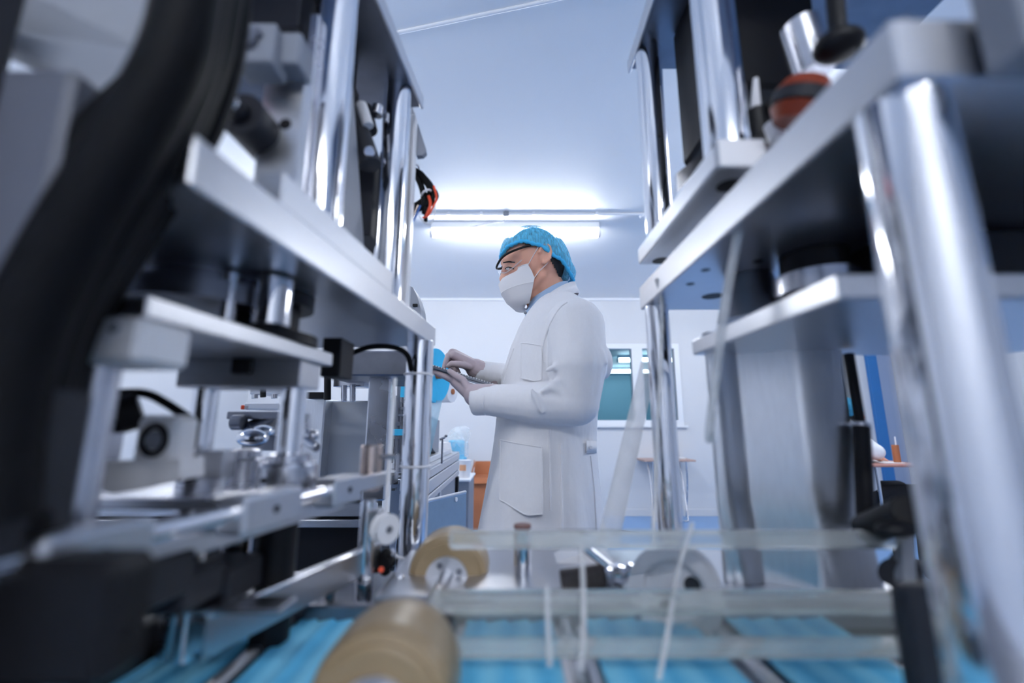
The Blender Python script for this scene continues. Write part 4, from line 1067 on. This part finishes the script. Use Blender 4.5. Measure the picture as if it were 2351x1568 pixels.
# face mask
rows_c = [(1166, 638), (1152, 646), (1146, 656), (1153, 677), (1165, 697), (1184, 711)]
rows_s = [(1203, 625), (1212, 640), (1218, 655), (1216, 664), (1213, 684), (1208, 708)]
def mrow(i):
    out = []
    for k in range(25):
        th = math.radians(-90 + 180 * k / 24); cth = max(math.cos(th), 0) ** 1.35
        cth = cth ** .75; px_ = rows_s[i][0] + (rows_c[i][0] - 2 - rows_s[i][0]) * cth; py_ = rows_s[i][1] + (rows_c[i][1] - rows_s[i][1]) * cth ** 1.1
        out.append(hp(px_, py_, (.069 if i < 4 else .060 - .008 * (i - 4)) * math.sin(th)))
    return out
rows_c += [(1206, 704)]; rows_s += [(1214, 701)]
MR = [mrow(i) for i in range(7)]
up_, lo_ = MB(), MB()
def shell(mb, rows):
    mb.rings(rows, False, True, False)
    mb.rings([[p - (p - HC - FW * .03).normalized() * .002 for p in r] for r in rows], False, True, False)
    return mb
mk = shell(MB(), MR[:2]); shell(mk, MR[1:4]); shell(mk, [[p + (p - HC).normalized() * .001 for p in MR[3]]] + MR[4:])
fm = mk.build('face_mask', M['mask'], PT)
b = MB(); b.tube([p + (p - HC).normalized() * .0004 for p in MR[3]], .0011, 6); b.tube([p for p in MR[0]], .0012, 6); b.build('fold_seam', M['mask'], fm)
for s in (-1, 1):
    MB().tube([hp(1204, 627, .069 * s), hp(1215, 608, .077 * s), hp(1228, 586, .081 * s)], .0011, 6).build('ear_loop', M['mask'], fm)
    MB().tube([hp(1217, 655, .068 * s), hp(1228, 641, .074 * s), hp(1243, 627, .080 * s), hp(1254, 612, .080 * s)], .0011, 6).build('ear_loop', M['mask'], fm)
# safety glasses
brow = [hp(1229, 583, .079), hp(1205, 588, .078), hp(1180, 596, .074), hp(1160, 602, .060), hp(1148, 608, .042), hp(1141, 615, .015), hp(1141, 615, -.015), hp(1148, 608, -.042), hp(1160, 602, -.060), hp(1180, 596, -.074), hp(1205, 588, -.078), hp(1229, 583, -.079)]
gl = MB().tube(catmull(brow, 5), .0036, 8).build('safety_glasses', M['black'], PT, label='black-browed clear safety glasses')
rt = [hp(1190, 595, .073), hp(1160, 604, .060), hp(1148, 609, .042), hp(1142, 615, .015), hp(1142, 615, -.015), hp(1148, 609, -.042), hp(1160, 604, -.060), hp(1190, 595, -.073)]
rb = [hp(1190, 618, .072), hp(1170, 634, .060), hp(1156, 640, .042), hp(1150, 632, .012), hp(1150, 632, -.012), hp(1156, 640, -.042), hp(1170, 634, -.060), hp(1190, 618, -.072)]
T_, B_ = catmull(rt, 4), catmull(rb, 4)
MB().rings([T_, [(a + c) / 2 + FW * .002 for a, c in zip(T_, B_)], B_], False, True, False).build('lens', M['clear'], gl)
b = MB(); b.tube(B_, .0011, 6); b.build('lens_rim', mat('clear_frame_edge', (.55, .55, .6, 1), .2), gl)

# shirt collar
sc_ = MB()
cpts = [hp(1206, 722, .012), hp(1214, 704, .044), hp(1240, 687, .066), hp(1270, 670, .068), hp(1296, 658, .040), hp(1304, 655, 0), hp(1296, 658, -.040), hp(1270, 670, -.068), hp(1240, 687, -.066), hp(1214, 704, -.044), hp(1206, 722, -.012)]
cpts = catmull(cpts, 4)
top = [p + UPV * .012 + (p - nb_).normalized() * -.003 for p in cpts]; bot = [p - UPV * .032 + Vector((p.x - nb_.x, p.y - nb_.y, 0)).normalized() * .006 for p in cpts]
sc_.rings([bot, top, [p + UPV * .001 - Vector((p.x - nb_.x, p.y - nb_.y, 0)).normalized() * .003 for p in top]], False, True, False)
sh = sc_.build('shirt', M['shirt'], PT)
b = MB(); b.prism([at(1206, 716, 1.225), at(1216, 704, 1.21), at(1219, 722, 1.20), at(1208, 752, 1.205)], (0, .012, 0)); b.prism([at(1206, 716, 1.25), at(1230, 716, 1.25), at(1210, 800, 1.25)], (0, .03, 0)); b.build('collar_point', M['shirt'], sh)
MB().ell(at(1206, 718, 1.215), (.0045, .004, .0045)).build('shirt_button', M['gplast'], sh)

# lab coat torso profile: (front px, back px, pixel row, half width)
prof = [(1243, 1322, 686, .078), (1226, 1338, 702, .118), (1210, 1352, 722, .152), (1192, 1366, 750, .178), (1172, 1378, 800, .190), (1157, 1378, 850, .190),
        (1147, 1372, 905, .182), (1140, 1366, 960, .178), (1134, 1364, 1010, .178), (1127, 1367, 1060, .186), (1119, 1371, 1110, .195), (1111, 1375, 1160, .202), (1100, 1381, 1225, .210)]
TR = []                                  # (z, xc, half depth, half width)
for f_, b_, y, hw in prof:
    a, c = at(f_, y, PY), at(b_, y, PY); TR.append((a.z, (a.x + c.x) / 2, (c.x - a.x) / 2, hw))
z_, xc_, a_, w_ = TR[-1]
TR += [(z_ - .10, xc_ - .002, a_ * 1.05, w_ + .01), (z_ - .20, xc_ - .004, a_ * 1.08, w_ + .015), (.62, xc_ - .004, a_ * 1.12, w_ + .02)]
TR.sort(key=lambda t: -t[0])
def tring(z):
    for i in range(len(TR) - 1):
        if TR[i][0] >= z >= TR[i + 1][0]:
            t = (TR[i][0] - z) / (TR[i][0] - TR[i + 1][0]); return [TR[i][k] + (TR[i + 1][k] - TR[i][k]) * t for k in range(4)]
    return list(TR[0] if z > TR[0][0] else TR[-1])
def tsurf(x, z, off=.004, side=-1):
    _, xc, a, w = tring(z); s = min(abs((x - xc) / a), .999)
    return Vector((x, PY + side * (w * (1 - s ** 2.3) ** (1 / 2.3) + off), z))
ct = MB(); R = []
zs = [TR[0][0] - (TR[0][0] - TR[-1][0]) * k / 46 for k in range(47)]
for z in zs:
    _, xc, a, w = tring(z); row = []
    low = max(0, min(1, (1.08 - z) / .3))
    for k in range(64):
        th = 2 * math.pi * k / 64; c, s = math.cos(th), math.sin(th)
        e = 2 / 2.3
        fold = 1 + low * (.030 * math.sin(th * 7 + 1.3 + z * 3) + .012 * math.sin(th * 13 + z * 5))
        fold += (1 - low) * .010 * math.sin(th * 5 + z * 14)
        row.append(Vector((xc + a * math.copysign(abs(c) ** e, c) * fold, PY + w * math.copysign(abs(s) ** e, s) * fold, z)))
    R.append(row)
ct.rings(R, True, True)
# sleeves with folds
ct.cap(shL + Vector((.004, .012, -.005)), at(1326, 840, 1.075), .078, .073)
ct.cap(at(1326, 840, 1.075), at(1324, 925, 1.072), .073, .056)
ct.cap(at(1324, 925, 1.072), at(1230, 926, 1.09), .056, .052); ct.cap(at(1230, 926, 1.09), at(1122, 918, 1.128), .050, .040)
cu = at(1122, 918, 1.128); ce = at(1085, 921, 1.138)
ct.cyl(cu, ce, .040, .0375)
ct.ell(at(1383, 832, 1.10), (.026, .035, .045))
for pts, r in (([(1252, 852), (1282, 842), (1322, 856)], .009), ([(1258, 884), (1290, 876), (1330, 902), (1340, 930)], .010), ([(1242, 900), (1266, 890), (1292, 908), (1306, 942)], .010), ([(1218, 892), (1232, 915), (1246, 950)], .008), ([(1356, 770), (1378, 810), (1390, 838)], .012), ([(1300, 890), (1340, 880), (1372, 850)], .009)):
    P_ = catmull([at(x, y, 1.034 if y > 835 else 1.04) for x, y in pts], 5); ct.tube(P_, [r * (.5 + .5 * math.sin(math.pi * (i + .5) / len(P_))) for i in range(len(P_))], 8)
ct.cap(shR, elR + Vector((0, 0, .02)), .078, .058); ct.cap(elR + Vector((0, 0, .02)), at(1180, 868, 1.36), .058, .046)
cuR, ceR = at(1180, 868, 1.36), at(1088, 851, 1.302)
ct.cap(cuR, cuR + (ceR - cuR) * .6, .046, .036); ct.cyl(cuR + (ceR - cuR) * .6, ceR, .037, .033)
fc = fuse(ct, .0045, 6, .5)
coat = fc.build('lab_coat', M['coat'], PT)
bvc = BVHTree.FromPolygons([Vector(v) for v in fc.v], fc.f)
def cloth(px, py, off=.001):
    d = (at(px, py, 1.0) - CAMP).normalized(); h = bvc.ray_cast(CAMP, d)
    return h[0] - d * off if h[0] is not None else None
def seam(name, pts, r=.0018):
    P_ = [cloth(x, y) for x, y in pts]; P_ = [p for p in P_ if p is not None]
    return MB().tube(catmull(P_, 4), r, 6).build(name, M['coat'], coat)
seam('armhole_seam', [(1302, 694), (1288, 704), (1272, 726), (1260, 750), (1250, 778), (1246, 800), (1249, 832)], .0024)
seam('cuff_seam', [(1112, 884), (1110, 905), (1110, 930), (1114, 952)])
seam('front_edge', [(1180, 800), (1166, 840), (1156, 880)], .0022)
seam('back_vent', [(1356, 1046), (1362, 1100), (1366, 1150), (1370, 1225)], .0026)
def ribbon(mb, pts, w, th, ndir):
    P_ = catmull(pts, 5); R = []
    for i, p in enumerate(P_):
        ww = w[0] + (w[1] - w[0]) * i / (len(P_) - 1) if isinstance(w, tuple) else w
        n_ = (Vector(ndir) if not callable(ndir) else ndir(p)).normalized(); t_ = (P_[min(i + 1, len(P_) - 1)] - P_[max(i - 1, 0)]).normalized(); s_ = t_.cross(n_).normalized()
        R.append([p - s_ * ww / 2, p + s_ * ww / 2, p + s_ * ww / 2 + n_ * th, p - s_ * ww / 2 + n_ * th])
    return mb.rings(R, True, True)
# standing coat collar round the neck, turned down at the outside
outw = lambda p: Vector((p.x - nb_.x, p.y - nb_.y, .02))
cc = [hp(1216, 742, .052), hp(1232, 718, .074), hp(1262, 696, .084), hp(1292, 678, .070), hp(1313, 666, .035), hp(1318, 663, 0), hp(1313, 666, -.035), hp(1292, 678, -.070), hp(1262, 696, -.084), hp(1232, 718, -.074), hp(1216, 742, -.052)]
cc = catmull(cc, 5)
inn = [p + UPV * .018 - outw(p).normalized() * .012 for p in cc]; mid = [p + UPV * .021 for p in cc]; out_ = [p - UPV * .020 + outw(p).normalized() * .016 for p in cc]
cl = MB(); cl.rings([inn, mid, out_, [p - UPV * .002 - outw(p).normalized() * .004 for p in out_]], False, True, False); clo = cl.build('coat_collar', M['coat'], coat)
# lapel falling from the collar to the first button
for s in (1, -1):
    pts = [hp(1236, 722, .080 * s), hp(1220, 752, .070 * s), hp(1196, 790, .062 * s), hp(1174, 835, .050 * s), hp(1160, 880, .036 * s)]
    b = MB(); ribbon(b, pts, (.046, .020), .004, (-.75, -.62 * s, .15)); b.build('lapel', M['coat'], coat)
# pockets
def patch(outline_fn, off=.004):
    pass
def pocket(name, x0, x1, y0, y1, taper, point, off=.006):
    R = []
    for j in range(11):
        t = j / 10; row = []
        for i in range(13):
            s = i / 12; dip = (taper * s + point * (1 - abs(2 * (s - .62))) * (s > .1)) * t
            p = at(x0 + (x1 - x0) * s, y0 + (y1 - y0) * t + dip + taper * s * .0 + 14 * s * (1 - t), PY - .17); row.append(tsurf(p.x, p.z, off))
        R.append(row)
    b = MB(); b.rings(R, False, True, False)
    edge = R[0] + [r[-1] for r in R[1:]] + R[-1][::-1][1:] + [r[0] for r in R[::-1][1:-1]]
    b.tube(edge, .0018, 6, True)
    b.build(name, M['coat'], coat)
pocket('hip_pocket', 1147, 1243, 1012, 1150, 20, 14, .008)
pocket('chest_pocket', 1196, 1242, 783, 868, 4, 5, .007)
b = MB()
for (x, ya, yb) in ((1262, 985, 1168), (1288, 1020, 1260)):
    b.tube([tsurf(at(x, ya + (yb - ya) * k / 10, PY - .18).x, at(x, ya + (yb - ya) * k / 10, PY - .18).z, .004) for k in range(11)], .0026, 6)
b.build('side_seam', M['coat'], coat)
b = MB(); bx = at(1345, 1028, 1.16)
ribbon(b, [tsurf(at(1340, 1024, 1.16).x, at(1340, 1024, 1.16).z, .003), tsurf(at(1352, 1024, 1.18).x, at(1352, 1024, 1.18).z, .003), tsurf(at(1362, 1025, 1.22).x, at(1362, 1025, 1.22).z, .003)], .030, .003, (.5, -1, 0)); hb_ = b.build('half_belt', M['coat'], coat)
q_ = tsurf(at(1350, 1026, 1.16).x, at(1350, 1026, 1.16).z, .009); MB().cyl(q_, q_ + Vector((.002, -.003, 0)), .005, seg=18).build('coat_button', M['wplast'], hb_)
# trousers and shoes
tb = MB(); tb.ell(Vector((legx, PY, .86)), (.12, .165, .12))
for s in (-1, 1):
    tb.cap(Vector((legx, PY + .085 * s, .84)), Vector((legx - .015, PY + .098 * s, .48)), .094, .074); tb.cap(Vector((legx - .015, PY + .098 * s, .48)), Vector((legx + .02, PY + .102 * s, .11)), .074, .062)
fuse(tb, .009, 4).build('trousers', M['trouser'], PT)
for s in (-1, 1):
    b = MB(); a = Vector((legx + .02, PY + .10 * s, 0))
    b.ell(a + Vector((.0, 0, .05)), (.055, .044, .05)); b.cap(a + Vector((-.02, 0, .042)), a + Vector((-.165, -.0, .034)), .046, .036)
    so = fuse(b, .005, 3)
    so.v = [(v[0], v[1], max(v[2], .002)) for v in so.v]
    so.build('shoe', M['shoe'], PT)

# tablet
t0, t1 = at(975, 836, 1.145), at(1150, 890, 1.145)
TA = (t1 - t0).normalized(); TD = Vector((-.08, 1, .06)); TD = (TD - TA * TD.dot(TA)).normalized(); TN = TA.cross(TD).normalized()
if TN.z < 0: TN = -TN
TLc = (t0 + t1) / 2; TLen = (t1 - t0).length; TWd = .17
TRm = Matrix((TA, TD, TN)).transposed()
TB = thing('tablet', 'thin grey tablet with a ribbed edge held by the technician', 'tablet', (TLc + TD * TWd / 2).to_tuple())
ctr = TLc + TD * TWd / 2
MB().box(ctr, (TLen, TWd, .009), TRm, .003).build('body', M['tablet'], TB)
MB().box(ctr + TN * .0046, (TLen - .014, TWd - .014, .0006), TRm, .0002).build('screen', mat('dark_screen', (.02, .022, .028, 1), .12), TB)
b = MB()
for k in range(27): b.box(TLc - TD * .0005 + TA * (TLen * (-.46 + .92 * k / 26)) + TN * .0035, (.0032, .004, .003), TRm, .0006)
b.build('ribbed_edge', M['wplast'], TB)
# gloved hands: palm, four bent fingers and thumb each
def hand(name, palm, fingers, thumb, cuff):
    mb = MB()
    for p, q, r0, r1 in palm: mb.cap(p, q, r0, r1)
    for ch, r in fingers + [thumb]:
        for i in range(len(ch) - 1): mb.cap(ch[i], ch[i + 1], r * (1 - .10 * i), r * (1 - .10 * (i + 1)))
    fuse(mb, .0022, 3).build(name, M['glove'], PT)
# left hand lies flat beneath the tablet
def ut(x, y_off, drop): # point under the tablet: x photo px along its near edge, y_off metres from the near edge, drop below the underside
    f = (x - 975) / (1150 - 975); return t0 + (t1 - t0) * f + TD * y_off - TN * (.0045 + drop)
wl = wrL
k1, k2, k3, k4 = ut(1052, .012, .016), ut(1046, .034, .015), ut(1048, .056, .015), ut(1054, .076, .016)
palm = [(wl + (elL - wl) * .2, wl, .033, .0305), (wl, k1, .026, .013), (wl, k2, .026, .014), (wl + Vector((0, .012, 0)), k3, .024, .014), (wl + Vector((0, .018, 0)), k4, .022, .013), (k1, k4, .013, .012)]
fing = [([k1, ut(1028, .010, .010), ut(1012, .012, .008), ut(1000, .014, .0075)], .0090), ([k2, ut(1020, .036, .010), ut(1002, .040, .008), ut(988, .042, .0075)], .0092),
        ([k3, ut(1022, .062, .010), ut(1004, .066, .008), ut(992, .070, .0075)], .0088), ([k4, ut(1034, .086, .010), ut(1020, .093, .008), ut(1010, .097, .007)], .0078)]
th = ([wl + (k1 - wl) * .35 + Vector((0, -.012, .004)), ut(1068, -.012, .006), ut(1048, -.013, .000), ut(1034, -.010, -.006)], .0105)
hand('left_glove', palm, fing, th, None)
# right hand above the tablet, index finger touching the screen
def ot(x, y_off, rise):
    f = (x - 975) / (1150 - 975); return t0 + (t1 - t0) * f + TD * y_off + TN * (.005 + rise)
wr = wrR; RY = 1.27
kn = [at(1041, 815, 1.235), at(1039, 811, 1.255), at(1043, 811, 1.275), at(1050, 814, 1.292)]
palm = [(wr + (elR - wr) * .2, wr, .033, .0305), (wr, kn[0], .024, .013), (wr, kn[1], .025, .014), (wr, kn[2], .025, .013), (wr, kn[3], .023, .012), (kn[0], kn[3], .0125, .011)]
fing = []
tipx = (1005, 1020, 1028, 1036)
for i in range(4):
    p = kn[i]; y_ = p.y - 1.145; tip = ot(tipx[i], y_ - .005, .006)
    m1 = p + (tip - p) * .42 + TN * (.012 if i == 0 else .008) + TA * (-.008 if i == 0 else -.016)
    m2 = p + (tip - p) * .78 + TN * .003 + TA * (-.004 if i == 0 else -.010)
    fing.append(([p, m1, m2, tip], (.0092, .0093, .0088, .0078)[i]))
th = ([wr + (kn[0] - wr) * .3 + Vector((0, -.014, -.008)), at(1052, 836, 1.215), at(1037, 835, 1.208), at(1030, 840, 1.212)], .0108)
hand('right_glove', palm, fing, th, None)

# ------------------------------------------------------------------ seated worker and chair at the right, far back
sx, sy = 2.66, 3.5
S2 = thing('person', 'seated worker in white coat, blue cap and black trousers writing at the far right', 'person', (sx, sy, 0))
bd = MB()
hd = at(1962, 950, sy); hd.x = sx + .02
bd.ell(hd, (.085, .072, .105)); bd.ell(hd + Vector((.04, 0, -.05)), (.045, .045, .05)); bd.cap(hd + Vector((.09, 0, -.0)), hd + Vector((.10, 0, -.03)), .008, .011)
bd.cap(hd + Vector((-.02, 0, -.06)), hd + Vector((-.04, 0, -.16)), .048, .052)
for s in (-1, 1):
    bd.ell(hd + Vector((-.01, .072 * s, -.01)), (.015, .006, .025))
tor = Vector((sx - .03, sy, .72))
bd.ell(tor + Vector((0, 0, .22)), (.10, .17, .14)); bd.ell(tor, (.11, .16, .22))
dz = at(2015, 1062, 3.35).z
for s in (-1, 1):
    shp = Vector((sx - .03, sy + .17 * s, hd.z - .24)); elp = Vector((sx + .02, sy + .20 * s, dz + .07)); wp = Vector((at(2010, 1050, 3.35).x, sy + (-.13 if s < 0 else .08), dz + .045))
    bd.cap(shp, elp, .045, .04); bd.cap(elp, wp, .04, .027)
    q_ = wp + Vector((.07, .02 * -s, -.015)); bd.cap(wp, q_, .027, .024)
    for k in range(4): bd.cap(q_ + Vector((0, (.015 - .011 * k), 0)), q_ + Vector((.05 - .006 * abs(k - 1), .015 - .011 * k, -.018)), .009, .007)
    bd.cap(q_ + Vector((-.03, -.025 * s * -1, 0)), q_ + Vector((.02, .03 * -s, -.012)), .010, .008)
    hp_ = Vector((sx - .04, sy + .09 * s, .565)); kp = Vector((sx + .40, sy + .11 * s, .59)); ap = Vector((sx + .36, sy + .11 * s, .09))
    bd.cap(hp_, kp, .08, .055); bd.cap(kp, ap, .053, .04)
fuse(bd, .006, 4).build('body', M['skin'], S2)
b = MB(); b.ell(hd + Vector((-.02, 0, .035)), (.102, .088, .095)); b.ell(hd + Vector((-.08, 0, -.0)), (.055, .07, .06)); fuse(b, .006, 4).build('cap', M['netband'], S2)
b = MB(); b.ell(hd + Vector((-.012, 0, .0)), (.084, .077, .10)); fuse(b, .006, 3).build('hair', M['hair'], S2)
b = MB(); b.ell(tor + Vector((0, 0, .20)), (.125, .19, .16)); b.ell(tor + Vector((0, 0, -.02)), (.135, .18, .26)); b.cap(tor + Vector((0, 0, .36)), tor + Vector((-.01, 0, .42)), .08, .06)
for s in (-1, 1):
    shp = Vector((sx - .03, sy + .17 * s, hd.z - .24)); elp = Vector((sx + .02, sy + .20 * s, dz + .08)); wp = Vector((at(1998, 1045, 3.35).x, sy + (-.15 if s < 0 else .1), dz + .06))
    b.cap(shp, elp, .065, .055); b.cap(elp, wp, .055, .045)
fuse(b, .008, 4).build('coat', M['coat'], S2)
b = MB()
for s in (-1, 1):
    hp_ = Vector((sx - .04, sy + .09 * s, .565)); kp = Vector((sx + .40, sy + .11 * s, .59)); ap = Vector((sx + .36, sy + .11 * s, .12))
    b.cap(hp_, kp, .098, .075); b.cap(kp, ap, .073, .06)
b.ell(Vector((sx - .05, sy, .53)), (.14, .18, .11)); fuse(b, .009, 4).build('trousers', M['trouser'], S2)
for s in (-1, 1):
    b = MB(); b.cap(Vector((sx + .36, sy + .11 * s, .045)), Vector((sx + .52, sy + .11 * s, .036)), .045, .034); so = fuse(b, .006, 3); so.v = [(v[0], v[1], max(v[2], .002)) for v in so.v]; so.build('shoe', M['shoe'], S2)
CH = thing('chair', 'chair with a writing arm under the seated worker', 'chair', (sx, sy, 0))
MB().span(sx - .24, sx + .2, sy - .22, sy + .22, .435, .468, .01).build('seat', M['black'], CH)
MB().span(sx - .28, sx - .25, sy - .21, sy + .21, .52, .86, .01).build('backrest', M['black'], CH)
for x in (-.2, .16):
    for s in (-1, 1): MB().cyl((sx + x, sy + .2 * s, 0), (sx + x, sy + .2 * s, .435), .012, seg=12).build('leg', M['chrome'], CH)
for s in (-1, 1): MB().cyl((sx - .235, sy + .18 * s, .39), (sx - .265, sy + .18 * s, .6), .012, seg=12).build('back_post', M['chrome'], CH)
xa, xb = at(1995, 1065, 3.3).x, at(2062, 1065, 3.3).x
MB().span(xa - .1, xb + .15, sy - .32, sy + .12, dz - .018, dz, .004).build('writing_arm', mat('reddish_wood_board', srgb(178, 128, 118), .4, noise=.08), CH)
MB().cyl((xa + .0, sy - .26, .40), (xa + .0, sy - .26, dz - .018), .012, seg=12).build('arm_post', M['chrome'], CH)
tag(MB().span(xa + .08, xb + .02, sy - .24, sy - .0, dz, dz + .006, .001).build('papers', M['mask'], None, (xa + .1, sy - .1, dz)), 'white papers on the writing arm before the seated worker', 'paper')
c = at(2052, 1045, 3.3)
BT = thing('pencil_cup', 'slim brown holder standing at the end of the writing arm', 'holder', (c.x + .02, sy - .2, dz))
MB().cyl((c.x + .02, sy - .2, dz), (c.x + .02, sy - .2, dz + .13), .022, seg=20).build('tube', M['card'], BT)
MB().cyl((c.x + .025, sy - .2, dz + .02), (c.x + .03, sy - .2, dz + .19), .005, seg=10).build('pen', M['wplast'], BT)
